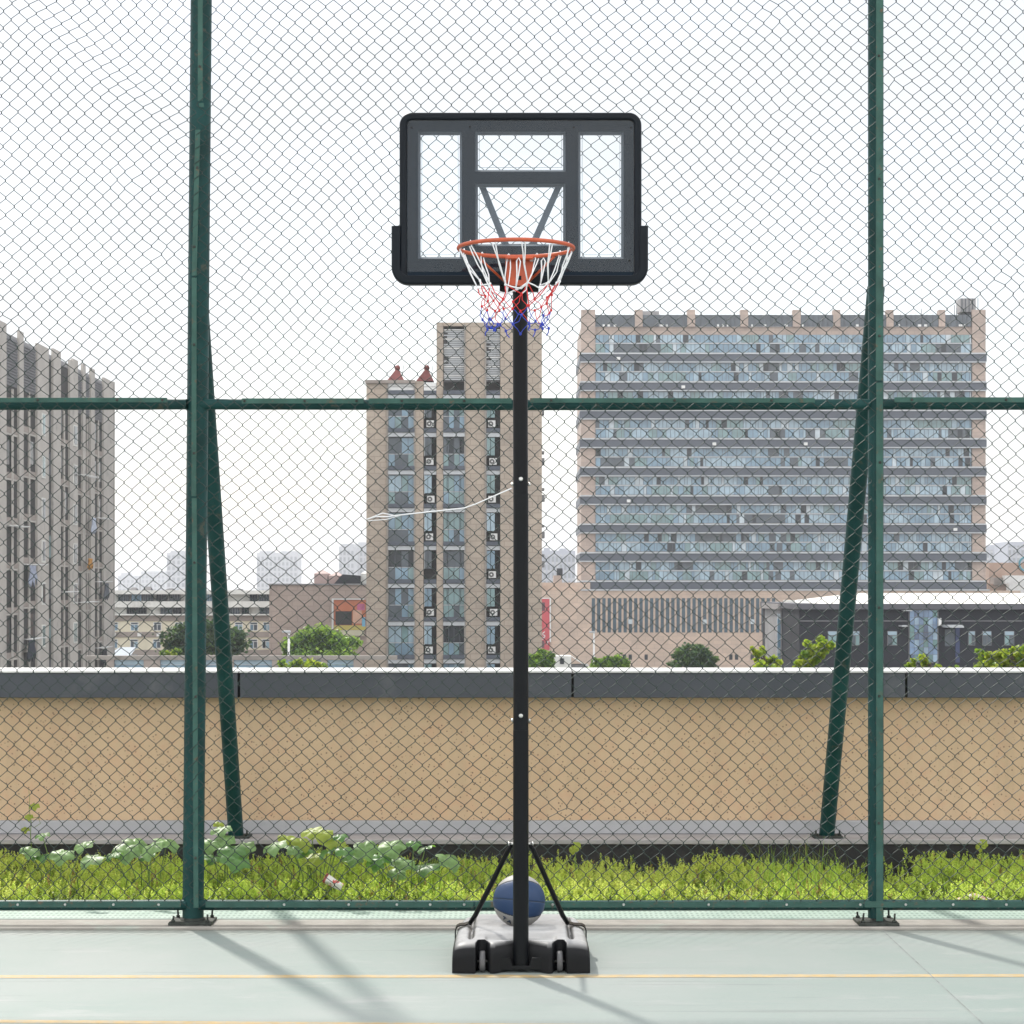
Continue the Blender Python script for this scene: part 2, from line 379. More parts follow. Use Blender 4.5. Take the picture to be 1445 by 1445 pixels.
# parapet wall
pw = thing('parapet_wall', (0, 13.5, 0), 'tan stucco parapet wall with slate grey coping behind the fence', 'wall')
MB().box(-30, 30, 13.3, 13.72, 0.33, 1.05).build('wall_body', M['tan'], pw)
MB().box(-30, 30, 13.275, 13.72, 0.252, 0.329).build('plinth', M['plinth'], pw, bevel=0.004)
MB().box(-30, 30, 13.0, 13.75, 0.0, 0.222).build('ledge_face', M['tar'], pw)
MB().box(-30, 30, 12.985, 13.75, 0.223, 0.25).build('ledge', M['ledge'], pw, bevel=0.004)
s0 = X(808, 13.2); step = X(1279, 13.2) - s0
edges = [s0 + step * k for k in range(-6, 7)]
for a, b in zip(edges[:-1], edges[1:]):
    pn = MB().box(a + 0.007, b - 0.007, 13.2, 13.76, 1.052, 1.196).build('coping_panel', M['cap'], pw, bevel=0.003)
    MB().box(a + 0.004, b - 0.004, 13.192, 13.77, 1.197, 1.208).build('coping_top', M['captop'], pn, bevel=0.002)
MB().box(-24, 24, 13.24, 13.7, 1.053, 1.19).build('coping_core', M['tar'], pw)

# ------------------------------------------------------------------ chain link fence
FY = 11.275
fence = thing('chain_link_fence', (0.12, 11.36, 0), 'tall green chain link fence with round posts along the court edge', 'fence')
XL, XR = X(273, 11.36), X(1236, 11.34)
def post_axis_left(z): return X(272.3, 11.36) + (z / 4.65) * (X(284, 11.36) - X(272.3, 11.36))
def post(px_axis, yc, r, top, plate_w, seed):
    rr = random.Random(seed)
    p = MB().tube([(px_axis(z), yc, z) for z in np.linspace(0.028, top, 12)], r, 24).build('post', M['green'], fence)
    bp = MB().box(px_axis(0) - plate_w / 2, px_axis(0) + plate_w / 2, yc - 0.115, yc + 0.1, 0.016, 0.03)
    bp.tube([(px_axis(0), yc, 0.03), (px_axis(0), yc, 0.042)], [r + 0.012, r + 0.001], 24)
    bp.build('base_plate', M['rust'], p, bevel=0.002)
    for sx in (-1, 1):
        for sy in (-1, 1):
            bx, by = px_axis(0) + sx * (plate_w / 2 - 0.022), yc + sy * 0.085 - 0.008
            ln = 0.018 + rr.random() * 0.02
            MB().tube([(bx, by, 0.03), (bx, by, 0.041)], 0.0105, 6).tube([(bx, by, 0.041), (bx + rr.uniform(-.004, .004), by, 0.041 + ln)], 0.005, 8).build('bolt', M['rust'], p)
    return p
pl_ = post(post_axis_left, 11.36, 0.0535, 5.25, 0.215, 1)
pr_ = post(lambda z: XR, 11.345, 0.039, 5.25, 0.20, 2)
xl2, xr2 = XL - 3.42, XR + 3.42
post(lambda z: xl2, 11.36, 0.045, 5.25, 0.2, 3); post(lambda z: xr2, 11.36, 0.045, 5.25, 0.2, 4)
def rail(z, r, y=11.335):
    for a, b in ((xl2, XL), (XL, XR), (XR, xr2)):
        MB().tube([(a + 0.03, y, z), ((a + b) / 2, y, z - 0.004), (b - 0.03, y, z)], r, 18).build('rail', M['green'], fence)
RZ = Z(570.5, 11.335); BZ = Z(1277, 11.335)
rail(RZ, 0.027); rail(BZ, 0.0265); rail(5.15, 0.027)
def bar(x0, x1, z0, z1, y=11.262, bolts=(), vertical=False, skew=0.0):
    t = 0.004
    mb = MB().add([(x0, y, z0), (x1, y, z0), (x1 + skew, y, z1), (x0 + skew, y, z1), (x0, y + t, z0), (x1, y + t, z0), (x1 + skew, y + t, z1), (x0 + skew, y + t, z1)],
             [(0, 1, 2, 3), (5, 4, 7, 6), (0, 4, 5, 1), (1, 5, 6, 2), (2, 6, 7, 3), (3, 7, 4, 0)])
    o = mb.build('clamp_bar', M['green_bar'], fence, bevel=0.001)
    for bx, bz, mm in bolts:
        MB().tube([(bx, y - 0.005, bz), (bx, y, bz)], [0.0055, 0.0075], 8).build('bolt', M[mm], o)
# vertical clamp bars on the two posts (as bent and broken as in the photograph)
def pbar(px0, px1, py0, py1, skew_px=0, n=4, y=11.262, mm='rust'):
    z0, z1 = Z(py1, y), Z(py0, y)
    bl = []
    for k in range(n):
        f = (k + 0.5) / n + random.uniform(-0.06, 0.06)
        bl.append((X((px0 + px1) / 2 + skew_px * f + random.uniform(-1, 1), y), z0 + (z1 - z0) * f, mm))
    bar(X(px0, y), X(px1, y), z0, z1, y, bl, skew=X(CX + skew_px, y))
pbar(279, 286, -190, 142, 0, 3)
pbar(281.5, 288, 145.5, 151, -1, 0)
pbar(270, 277, 392, 700, 0.5, 2); pbar(270.5, 277.5, 183, 389, 5, 2)
pbar(273, 280, 703, 1281, -2.5, 3)
pbar(1236.5, 1246, 540, 1300, 0, 4, y=11.264); pbar(1236, 1246, -190, 537, 0.5, 4, y=11.264)
def hbar(px0, px1, z0, z1, bolts, mm='rust', y=11.262):
    bar(X(px0, y), X(px1, y), z0, z1, y, [(X(b, y), (z0 + z1) / 2, mm) for b in bolts])
hbar(-620, -160, RZ + 0.002, RZ + 0.027, (-500, -300)); hbar(-150, 236, RZ + 0.004, RZ + 0.027, (53, 165, 229))
hbar(341, 513, RZ - 0.002, RZ + 0.024, (345, 430, 503)); hbar(520, 722, RZ - 0.002, RZ + 0.024, (567, 655)); hbar(748, 1150, RZ + 0.002, RZ + 0.025, (778, 952, 1089))
hbar(1262, 1640, RZ + 0.004, RZ + 0.029, (1287, 1420, 1560))
hbar(-620, 255, BZ - 0.003, BZ + 0.027, (-400, -250, -90, 25, 92, 160, 224), 'zinc'); hbar(290, 668, BZ - 0.003, BZ + 0.027, (401, 492, 560, 607, 655), 'zinc')
hbar(671, 1218, BZ - 0.003, BZ + 0.027, (700, 780, 880, 1000, 1110, 1214), 'zinc'); hbar(1220, 1700, BZ - 0.003, BZ + 0.027, (1278, 1345, 1420, 1540), 'zinc')
# slanted braces from the posts back to the ledge
for bx, pz in ((XL, 3.35), (XR, 3.2)):
    b = MB().tube([(bx, 13.11, 0.262), (bx + 0.01, 11.40, pz)], 0.0445, 20).build('brace', M['green'], fence)
    MB().box(bx - 0.085, bx + 0.085, 13.03, 13.2, 0.251, 0.263).build('base_plate', M['rust'], b, bevel=0.002)
    for sx in (-0.068, 0.068):
        MB().tube([(bx + sx, 13.07, 0.263), (bx + sx, 13.07, 0.275)], 0.011, 6).tube([(bx + sx, 13.07, 0.275), (bx + sx, 13.07, 0.297)], 0.005, 8).build('bolt', M['rust'], b)

def wire_panel(x0, x1, z0, z1):
    P, V = 0.0798, 0.0815               # diamond width and height
    hw = P / 2
    n_w = int((x1 - x0) / hw)
    n_h = int((z1 - z0) / (V / 2))
    rad = 0.0019
    lines = []
    for i in range(n_w):
        xc = x0 + hw * (i + 0.5)
        pts = []
        for k in range(n_h):
            ph = (k + i) % 2
            sgn = 1 if ph == 0 else -1       # node k lies on this side; from it the wire runs to the other side at k+1
            za = z0 + k * V / 2; zb = za + V / 2
            A = hw / 2 + 0.0012
            yo = -0.0032 if sgn < 0 else 0.0032   # rising-right strands lie in front
            hk = 0.0034
            pts.append((xc + sgn * A, 0.0, za + hk))
            pts.append((xc + sgn * A * 0.80, yo, za + hk + 0.10 * (V / 2 - 2 * hk)))
            pts.append((xc - sgn * A * 0.80, yo, zb - hk - 0.10 * (V / 2 - 2 * hk)))
            pts.append((xc - sgn * A, 0.0, zb - hk))
        lines.append(pts)
    P3 = np.array(lines)                      # (wires, points, 3)
    x, y, z = P3[..., 0].copy(), P3[..., 1].copy(), P3[..., 2].copy()
    # sagging and creases of the old mesh
    dx = 0.014 * np.sin(1.9 * x + 1.1 * z + 0.4) + 0.010 * np.sin(4.3 * z - 2.2 * x) + 0.0045 * np.sin(9 * z + 5 * x)
    dz = 0.013 * np.sin(2.3 * x - 0.9 * z) + 0.009 * np.sin(5.1 * x + 1.7 * z) + 0.003 * np.sin(11 * x - 7 * z)
    for (ax, az, ux, uz, amp, wd, ln) in ((-2.0, 4.28, 0.77, -0.64, 0.027, 0.10, 0.8), (-0.9, 3.35, 0.6, 0.8, 0.018, 0.12, 0.6), (0.9, 3.9, 0.8, 0.6, 0.014, 0.15, 0.8), (2.1, 4.1, 0.5, -0.86, 0.016, 0.12, 0.6)):
        d = -(x - ax) * uz + (z - az) * ux; l = (x - ax) * ux + (z - az) * uz
        g = np.tanh(d / wd) * np.exp(-(l / ln) ** 4) * np.exp(-(d / (4 * wd)) ** 2)
        dx += amp * ux * g; dz += amp * uz * g
    for _k in range(26):                      # single bent knots
        kx, kz = rng.uniform(x0, x1), rng.uniform(z0 + 0.3, z1)
        g = np.exp(-((x - kx) ** 2 + (z - kz) ** 2) / 0.0022)
        dx += rng.normal(0, 0.011) * g; dz += rng.normal(0, 0.011) * g
    yb = 0.008 * np.sin(1.5 * x + 0.7) * np.sin(1.3 * z) + 0.005 * np.sin(3.7 * x - 2.9 * z)
    jit = rng.normal(0, 0.00025, x.shape)
    calm = np.clip(np.minimum(z - z0, 0.3) / 0.3, 0, 1)
    x = x + dx * calm + jit; z = z + dz * calm; y = y - np.abs(yb) * calm + FY
    P3 = np.stack([x, y, z], -1)
    T = np.gradient(P3, axis=1); T /= np.linalg.norm(T, axis=2, keepdims=True) + 1e-9
    up = np.zeros_like(T); up[..., 1] = 1
    N = up - T * (T * up).sum(2, keepdims=True); N /= np.linalg.norm(N, axis=2, keepdims=True) + 1e-9
    B = np.cross(T, N)
    ns = 5; ang = 2 * np.pi * np.arange(ns) / ns
    V_ = P3[:, :, None, :] + rad * (N[:, :, None, :] * np.cos(ang)[None, None, :, None] + B[:, :, None, :] * np.sin(ang)[None, None, :, None])
    W, K = P3.shape[:2]
    base = (np.arange(W)[:, None, None] * K + np.arange(K - 1)[None, :, None]) * ns
    j = np.arange(ns)[None, None, :]; j2 = (j + 1) % ns
    q = np.stack([base + j, base + j2, base + ns + j2, base + ns + j], -1).reshape(-1, 4)
    return np_mesh('chain_link_mesh', V_.reshape(-1, 3), q, M['wire'], parent=fence, smooth=True)
z_lo, z_hi = BZ - 0.014, 5.16
wire_panel(xl2 + 0.02, XL, z_lo, z_hi); wire_panel(XL, XR, z_lo, z_hi); wire_panel(XR, xr2 - 0.02, z_lo, z_hi)

# white cord tangled in the fence
cordp = [(517, 733), (530, 729), (547, 729), (580, 725), (618, 721), (655, 717), (672, 711), (690, 703), (706, 696), (722, 689)]
mb = MB().tube([(X(a, 11.25), 11.25 + 0.004 * math.sin(i * 2), Z(b, 11.25)) for i, (a, b) in enumerate(cordp)], 0.0032, 6)
mb.tube([(X(517, 11.25), 11.252, Z(733, 11.25)), (X(540, 11.25), 11.25, Z(724, 11.25)), (X(556, 11.25), 11.246, Z(727.5, 11.25))], 0.0028, 6)
mb.tube([(X(519, 11.25), 11.252, Z(735, 11.25)), (X(545, 11.25), 11.248, Z(733, 11.25)), (X(570, 11.25), 11.25, Z(726, 11.25))], 0.002, 6)
props(mb.build('cord', M['white_cord'], origin=(X(600, 11.25), 11.25, Z(722, 11.25))), 'frayed white cord strung across the chain link left of the pole', 'cord')

# ------------------------------------------------------------------ basketball hoop
PX, PY = 0.039, 10.0
hoop = thing('basketball_hoop', (PX, 10.2, 0), 'portable black basketball hoop with orange rim standing on the court', 'basketball hoop')
# pole: three sections, each sleeved in the next
pole = MB()
pole.tube([(PX, PY, 0.035), (PX, PY, Z(1030, 10))], 0.0345, 28)
pole.tube([(PX, PY, Z(1030, 10)), (PX, PY, Z(697, 10))], 0.0338, 28)
pole.tube([(PX - 0.001, PY, Z(697, 10)), (PX - 0.004, PY, 3.20)], 0.0330, 28)
pole = pole.build('pole', M['polepaint'], hoop)
for py in (676, 1010):
    z = Z(py, 9.97)
    MB().tube([(PX, PY - 0.036, z), (PX, PY - 0.0395, z), (PX, PY - 0.043, z)], [0.0095, 0.0095, 0.005], 12).build('bolt', M['zinc'], pole)
    zz = z - 0.022
    for sx in (-1, 1):
        MB().tube([(PX + sx * 0.030, PY, zz), (PX + sx * 0.043, PY, zz)], [0.006, 0.006], 6).tube([(PX + sx * 0.036, PY, zz), (PX + sx * 0.040, PY, zz)], 0.0085, 6).build('bolt', M['zinc'], pole)
# water tank base, a moulded shell
def base_shell():
    NU, NV = 161, 110
    y0, y1, h = 9.935, 10.86, 0.145
    yc, hy = (y0 + y1) / 2, (y1 - y0) / 2
    cx = 0.040
    vs = []
    for i in range(NV):
        a = math.pi * i / (NV - 1)
        ca, sa = math.cos(a), math.sin(a)
        Y = -math.copysign(abs(ca) ** (2 / 7.0), ca); S = sa ** (2 / 7.0)
        row = []
        for j in range(NU):
            b = math.pi * j / (NU - 1); cb, sb = math.cos(b), math.sin(b)
            U = -math.copysign(abs(cb) ** (2 / 8.0), cb); SU = sb ** (2 / 8.0)
            y = yc + hy * Y * (1 - 0.03 * abs(U) ** 6)
            f = (y - y0) / (y1 - y0)
            hw = 0.303 - 0.038 * f ** 3
            x = hw * U
            z = h * S * SU
            if z > 0.09:                    # groove between centre panel and side lobes, and a dished middle
                ax = abs(x)
                g = math.exp(-((ax - 0.222) / 0.012) ** 2)
                fr = min(1, max(0, (f - 0.10) / 0.08)) * min(1, max(0, (0.97 - f) / 0.05))
                z -= 0.020 * g * fr
                if ax > 0.225: z -= 0.006 * fr
                z -= 0.018 * max(0, 1 - ((x / 0.16) ** 2 + ((f - 0.58) / 0.28) ** 2)) * fr
                z -= 0.012 * math.exp(-((f - 0.12) / 0.06) ** 2) * (1 if ax < 0.16 else 0.3)
                s_ = math.exp(-((ax - 0.10) / 0.004) ** 2) * (0.30 < f < 0.85)
                z -= 0.003 * s_
            # wheel wells and the pole pocket, moulded into the front
            rec = 0.0
            for wx in (-0.170, 0.170):
                t = abs(x - wx) / 0.021
                if t < 1.35: rec = max(rec, 0.085 * (1 - (t / 1.35) ** 6) ** 0.5)
            t = abs(x) / 0.108
            if t < 1: rec = max(rec, 0.13 * (1 - t ** 8) ** 0.5)
            if abs(x) < 0.040: rec = max(rec, 0.13)
            bulge = max(0, 1 - ((abs(x) - 0.069) / 0.024) ** 2)
            if abs(x) < 0.105: rec -= 0.075 * bulge ** 0.5
            y = max(y, y0 + rec)
            row.append((cx + x, y, max(0.0, z) + 0.002))
        vs += row
    mb = MB()
    fs = []
    for i in range(NV - 1):
        for j in range(NU - 1):
            k = i * NU + j
            fs.append((k, k + 1, k + NU + 1, k + NU))
    mb.add(vs, fs, 0, True)
    return mb
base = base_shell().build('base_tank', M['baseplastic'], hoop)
# pole foot: bracket plate between the lobes
MB().prism([(PX - 0.105, 0.012), (PX + 0.105, 0.012), (PX + 0.105, 0.066), (PX + 0.05, 0.066), (PX + 0.036, 0.03), (PX - 0.036, 0.03), (PX - 0.05, 0.066), (PX - 0.105, 0.066)], 9.962, 9.985).build('foot_bracket', M['blackplastic'], hoop, bevel=0.003)
MB().tube([(PX, PY, 0.02), (PX, PY, 0.036)], 0.033, 24).build('pole_cap', M['blackplastic'], hoop)
for sx in (-0.170, 0.170):
    wx = 0.040 + sx
    w_ = MB().tube([(wx - 0.0125, 9.985, 0.048), (wx - 0.009, 9.985, 0.048), (wx + 0.009, 9.985, 0.048), (wx + 0.0125, 9.985, 0.048)], [0.040, 0.046, 0.046, 0.040], 28).build('wheel', M['rubber'], hoop)
    MB().tube([(wx - 0.022, 9.985, 0.048), (wx + 0.022, 9.985, 0.048)], 0.0045, 10).build('axle', M['zinc'], w_)
# struts from pole to tank, flattened into straps over the sides
for s, tx, ex in ((-1, -0.190, -0.2585), (1, 0.252, 0.3385)):
    top = (PX + s * 0.040, 10.02, 0.56); foot = (tx, 10.42, 0.145)
    st = MB().tube([top, (PX + s * 0.055, 10.045, 0.53), tuple(np.array(top) * 0.12 + np.array(foot) * 0.88), (tx + s * 0.004, 10.425, 0.149)], [0.007, 0.0115, 0.0115, 0.010], 12)
    rb = [(tx, 0.150), (tx + (ex - tx) * 0.35, 0.142), (ex - s * 0.020, 0.140), (ex - s * 0.006, 0.132), (ex, 0.115), (ex + s * 0.001, 0.03)]
    def off(q): return [(x_ + s * q, z_ + q) for x_, z_ in rb]
    st.loops([[(x_, 10.40, z_) for x_, z_ in rb], [(x_, 10.40, z_) for x_, z_ in off(0.004)], [(x_, 10.475, z_) for x_, z_ in off(0.004)], [(x_, 10.475, z_) for x_, z_ in rb]], closed_path=False, close_profile=True, caps=True)
    st = st.build('strut', M['polepaint'], hoop)
MB().tube([(PX - 0.052, 10.015, 0.562), (PX + 0.052, 10.015, 0.562)], 0.005, 8).tube([(PX - 0.056, 10.015, 0.562), (PX - 0.049, 10.015, 0.562)], 0.009, 6).tube([(PX + 0.049, 10.015, 0.562), (PX + 0.056, 10.015, 0.562)], 0.009, 6).build('strut_bolt', M['zinc'], hoop)
# backboard
BD = 9.9
def rrect(px0, px1, py0, py1, r, y, inset=0.0, n=8):
    x0, x1, z0, z1 = X(px0, BD) + inset, X(px1, BD) - inset, Z(py1, BD) + inset, Z(py0, BD) - inset
    r = max(0.001, r - inset); out = []
    for cxx, czz, a0 in ((x1 - r, z1 - r, 0), (x0 + r, z1 - r, 90), (x0 + r, z0 + r, 180), (x1 - r, z0 + r, 270)):
        for k in range(n + 1):
            a = R(a0 + 90 * k / n); out.append((cxx + r * math.cos(a), y, czz + r * math.sin(a)))
    return out
bb = []
rr_ = lambda ins, y: rrect(564, 905, 160, 402, 0.055, y, ins)
prof = [(0.0, 9.925), (0.0, 9.884), (0.003, 9.877), (0.009, 9.874), (0.024, 9.874), (0.030, 9.878), (0.033, 9.888), (0.036, 9.925)]
frame = MB().loops([rr_(a, y) for a, y in prof], close_profile=True, smooth=False).build('backboard_frame', M['frameplastic'], hoop, bevel=0.002)
def bx(mb, px0, px1, py0, py1, y0=9.892, y1=9.922): return mb.box(X(px0, BD), X(px1, BD), y0, y1, Z(py1, BD), Z(py0, BD))
board = MB()
cols = [(573, 590), (652, 671), (798, 816), (880, 897.5)]
for a, b in cols: bx(board, a, b, 168, 392)
for a, b in ((590, 652), (816, 880)): bx(board, a, b, 168, 186); bx(board, a, b, 365.5, 392)
bx(board, 671, 798, 168, 186); bx(board, 671, 798, 242.5, 259.5); bx(board, 671, 798, 347.5, 392)
board = board.build('backboard', M['panel'], hoop)
wins = [(590, 652, 186, 365.5), (671, 798, 186, 242.5), (671, 798, 259.5, 347.5), (816, 880, 186, 365.5)]
for i, (a, b, c, d) in enumerate(wins):
    lip = MB()
    def ringy(ins, y): return [(X(a, BD) + ins, y, Z(d, BD) + ins), (X(b, BD) - ins, y, Z(d, BD) + ins), (X(b, BD) - ins, y, Z(c, BD) - ins), (X(a, BD) + ins, y, Z(c, BD) - ins)]
    lip.loops([ringy(0.0005, 9.894), ringy(0.010, 9.908), ringy(0.0105, 9.921), ringy(0.0005, 9.921)], close_profile=True)
    lip = lip.build('window_lip', M['lip'], board)
    ln = MB()
    q = 0.016; wd = 0.0016
    def ry(ins, y): return [(X(a, BD) + ins, y, Z(d, BD) + ins), (X(b, BD) - ins, y, Z(d, BD) + ins), (X(b, BD) - ins, y, Z(c, BD) - ins), (X(a, BD) + ins, y, Z(c, BD) - ins)]
    ln.loops([ry(q, 9.8896), ry(q + wd, 9.8896), ry(q + wd, 9.8906), ry(q, 9.8906)], close_profile=True)
    ln.build('printed_line', M['lip'], board)
MB().box(X(575, BD), X(896, BD), 9.885, 9.8885, Z(384, BD), Z(169, BD)).build('acrylic_sheet', M['acrylic'], hoop)
for (u, v) in ((663, 180), (809.5, 181), (890, 181), (888, 368.5), (702, 367), (581, 181)):
    MB().tube([(X(u, BD), 9.882, Z(v, BD)), (X(u, BD), 9.886, Z(v, BD))], 0.0045, 8).build('screw', M['blackplastic'], board)
# U-shaped corner guard round the lower half
gp = []
gx0, gx1, gz0, gz1, gr = X(559, BD), X(908, BD), Z(396, BD), Z(320, BD), 0.055
gp.append((gx0, gz1))
for k in range(11):
    a = R(180 + 9 * k); gp.append((gx0 + gr + gr * math.cos(a), gz0 + gr + gr * math.sin(a)))
for k in range(11):
    a = R(270 + 9 * k); gp.append((gx1 - gr + gr * math.cos(a), gz0 + gr + gr * math.sin(a)))
gp.append((gx1, gz1))
gl = []
for (off, y) in ((-0.019, 9.93), (-0.019, 9.876), (-0.014, 9.868), (0.012, 9.866), (0.019, 9.8665), (0.0205, 9.93)):
    row = []
    for i, (x, z) in enumerate(gp):
        x_a, z_a = gp[max(0, i - 1)]; x_b, z_b = gp[min(len(gp) - 1, i + 1)]
        tx_, tz_ = x_b - x_a, z_b - z_a; L = math.hypot(tx_, tz_); nx, nz = -tz_ / L, tx_ / L
        row.append((x + nx * off, y, z + nz * off))
    gl.append(row)
MB().loops(gl, closed_path=False, close_profile=True, caps=True, smooth=False).build('edge_guard', M['frameplastic'], hoop, bevel=0.003)
# support arms behind the board, seen through the clear middle
for sx, top_px, bot_px in ((-1, 680, 716), (1, 789, 749)):
    xa, xb = X(top_px, 9.96), X(bot_px, 9.96); za, zb = Z(262, 9.96), Z(352, 9.96); hw = 0.0145
    MB().prism([(xa - hw, za), (xa + hw, za), (xb + hw * 1.1, zb), (xb - hw * 1.1, zb)], 9.95, 9.962).build('support_arm', M['lip'], hoop, bevel=0.001)
MB().box(X(705, 9.95), X(760, 9.95), 9.924, 9.966, Z(412, 9.95), Z(345, 9.95)).build('mount_bracket', M['blackplastic'], hoop, bevel=0.003)
# rim, bracket and diagonal stays
RC, RD, RZc, RR = (X(728, 9.52), 9.52, 3.117, 0.241), 9.52, 3.117, 0.241
rx = RC[0]
ring = [[(rx + (RR + 0.0085 * math.cos(2 * math.pi * j / 12)) * math.cos(2 * math.pi * i / 72), RD + (RR + 0.0085 * math.cos(2 * math.pi * j / 12)) * math.sin(2 * math.pi * i / 72), RZc + 0.0085 * math.sin(2 * math.pi * j / 12)) for j in range(12)] for i in range(72)]
rim = MB().loops(ring, close_profile=True, smooth=True)
rim.tube([(rx - 0.165, RD + 0.176, RZc - 0.008), (rx - 0.048, 9.85, 3.022)], 0.005, 8)
rim.tube([(rx + 0.165, RD + 0.176, RZc - 0.008), (rx + 0.058, 9.85, 3.022)], 0.005, 8)
rim = rim.build('rim', M['orange'], hoop)
br = MB().prism([(rx - 0.045, 3.105), (rx + 0.075, 3.105), (rx + 0.072, 3.055), (rx + 0.062, 3.02), (rx + 0.055, 2.995), (rx - 0.028, 2.995), (rx - 0.036, 3.02), (rx - 0.044, 3.055)], 9.80, 9.81)
br.box(rx - 0.045, rx + 0.075, 9.74, 9.862, 3.106, 3.114)
br.box(rx - 0.042, rx - 0.036, 9.81, 9.862, 3.0, 3.105); br.box(rx + 0.066, rx + 0.072, 9.81, 9.862, 3.03, 3.105)
br.box(rx - 0.028, rx + 0.055, 9.76, 9.80, 2.992, 2.999)
br = br.build('rim_bracket', M['orange'], hoop, bevel=0.002)
MB().box(rx + 0.004, rx + 0.024, 9.7985, 9.8005, 3.022, 3.04).build('slot', M['blackplastic'], br)
for sx in (716, 750):
    MB().tube([(X(sx, 9.8), 9.785, Z(366.5, 9.8)), (X(sx, 9.8), 9.80, Z(366.5, 9.8))], [0.0095, 0.0105], 6).tube([(X(sx, 9.8), 9.775, Z(366.5, 9.8)), (X(sx, 9.8), 9.786, Z(366.5, 9.8))], 0.0055, 8).build('bolt', M['zinc'], br)
# net: white loops off the rim, red diamonds, blue fringe
net = MB(); nr = random.Random(5)
NA = 12
def ringpt(a, r, z, j=0.012): return Vector((rx + 0.004 + (r + nr.uniform(-j, j)) * math.cos(a), RD + (r + nr.uniform(-j, j)) * math.sin(a), z + nr.uniform(-j, j)))
def cord(p, q, m, r=0.0030, sag=0.010):
    mid = (p + q) / 2 + Vector((nr.uniform(-sag, sag), nr.uniform(-sag, sag), -nr.uniform(0, sag)))
    q1 = p * 0.56 + mid * 0.44 + Vector((nr.uniform(-.003, .003), 0, nr.uniform(-.003, .003)))
    net.tube([p, q1, mid, (mid + q * 1.2) / 2.2, q], r, 6, m)
def knot(p, m, r=0.0052): net.sphere(p, r, 8, 6, m, 1.3)
A0 = 0.13
hang = [Vector((rx + (RR - 0.004) * math.cos(A0 + 2 * math.pi * k / NA), RD + (RR - 0.004) * math.sin(A0 + 2 * math.pi * k / NA), RZc - 0.012)) for k in range(NA)]
lv1 = [ringpt(A0 + 2 * math.pi * (k + 0.22) / NA, 0.168, 2.965, 0.02) for k in range(NA)]
lv2 = [ringpt(A0 + 2 * math.pi * k / NA, 0.140, 2.905, 0.02) for k in range(NA)]
lv3 = [ringpt(A0 + 2 * math.pi * (k + 0.5) / NA, 0.132, 2.858, 0.02) for k in range(NA)]
lv4 = [ringpt(A0 + 2 * math.pi * k / NA, 0.128, 2.815, 0.018) for k in range(NA)]
lv5 = [ringpt(A0 + 2 * math.pi * (k + 0.5) / NA, 0.122, 2.778, 0.014) for k in range(NA)]
for k in range(NA):
    h = hang[k]
    a = A0 + 2 * math.pi * k / NA
    tang = Vector((-math.sin(a), math.cos(a), 0))
    net.tube([h - tang * 0.008 + Vector((0, 0, 0.012)), h + Vector((0, 0, 0.023)), h + tang * 0.008 + Vector((0, 0, 0.012)), h + tang * 0.006 - Vector((0, 0, 0.006))], 0.003, 6, 0)
    for d, l in ((0, lv1[k]), (-1, lv1[k])):
        cord(h + tang * (0.007 if d == 0 else -0.007), l, 0, 0.0027)
    knot(lv1[k], 0)
    if k % 3 != 1: cord(lv1[k], lv1[(k + 1) % NA], 0, 0.0030, 0.03)
    cord(lv1[k], lv2[k], 0 if k % 2 else 1, 0.0025); cord(lv1[k], lv2[(k + 1) % NA], 1, 0.0023); knot(lv2[k], 1)
    cord(lv2[k], lv3[k], 1, 0.0016); cord(lv2[k], lv3[(k - 1) % NA], 1, 0.0016); knot(lv3[k], 1)
    cord(lv3[k], lv4[k], 1 if k % 3 else 2, 0.0016); cord(lv3[k], lv4[(k + 1) % NA], 2, 0.0016); knot(lv4[k], 2)
    cord(lv4[k], lv5[k], 2, 0.0017); cord(lv4[k], lv5[(k - 1) % NA], 2, 0.0017); knot(lv5[k], 2, 0.0055)
    if k % 2: cord(lv5[k], lv5[k] + Vector((nr.uniform(-.02, .02), nr.uniform(-.02, .02), -0.028)), 2, 0.0024)
# two loops that have slipped up inside the net
for cxp, top, bot in ((731, 364, 408), (766, 364, 400)):
    yd = 9.56; near = min(lv1, key=lambda q: abs(q.x - X(cxp, 9.5)) + abs(q.y - 9.4))
    net.tube([(X(cxp - 3, yd), yd, Z(bot, yd)), (X(cxp - 1.5, yd), yd, Z((top + bot) / 2, yd)), (X(cxp - 2, yd), yd, Z(top + 4, yd)), (X(cxp + 1, yd), yd, Z(top, yd)), (X(cxp + 3.5, yd), yd, Z(top + 5, yd)), (X(cxp + 1, yd), yd, Z((top + bot) / 2, yd)), (X(cxp - 4, yd), yd, Z(bot + 3, yd)), near], 0.003, 6, 0)
net.build('net', [M['white_cord'], M['red_cord'], M['blue_cord']], hoop)

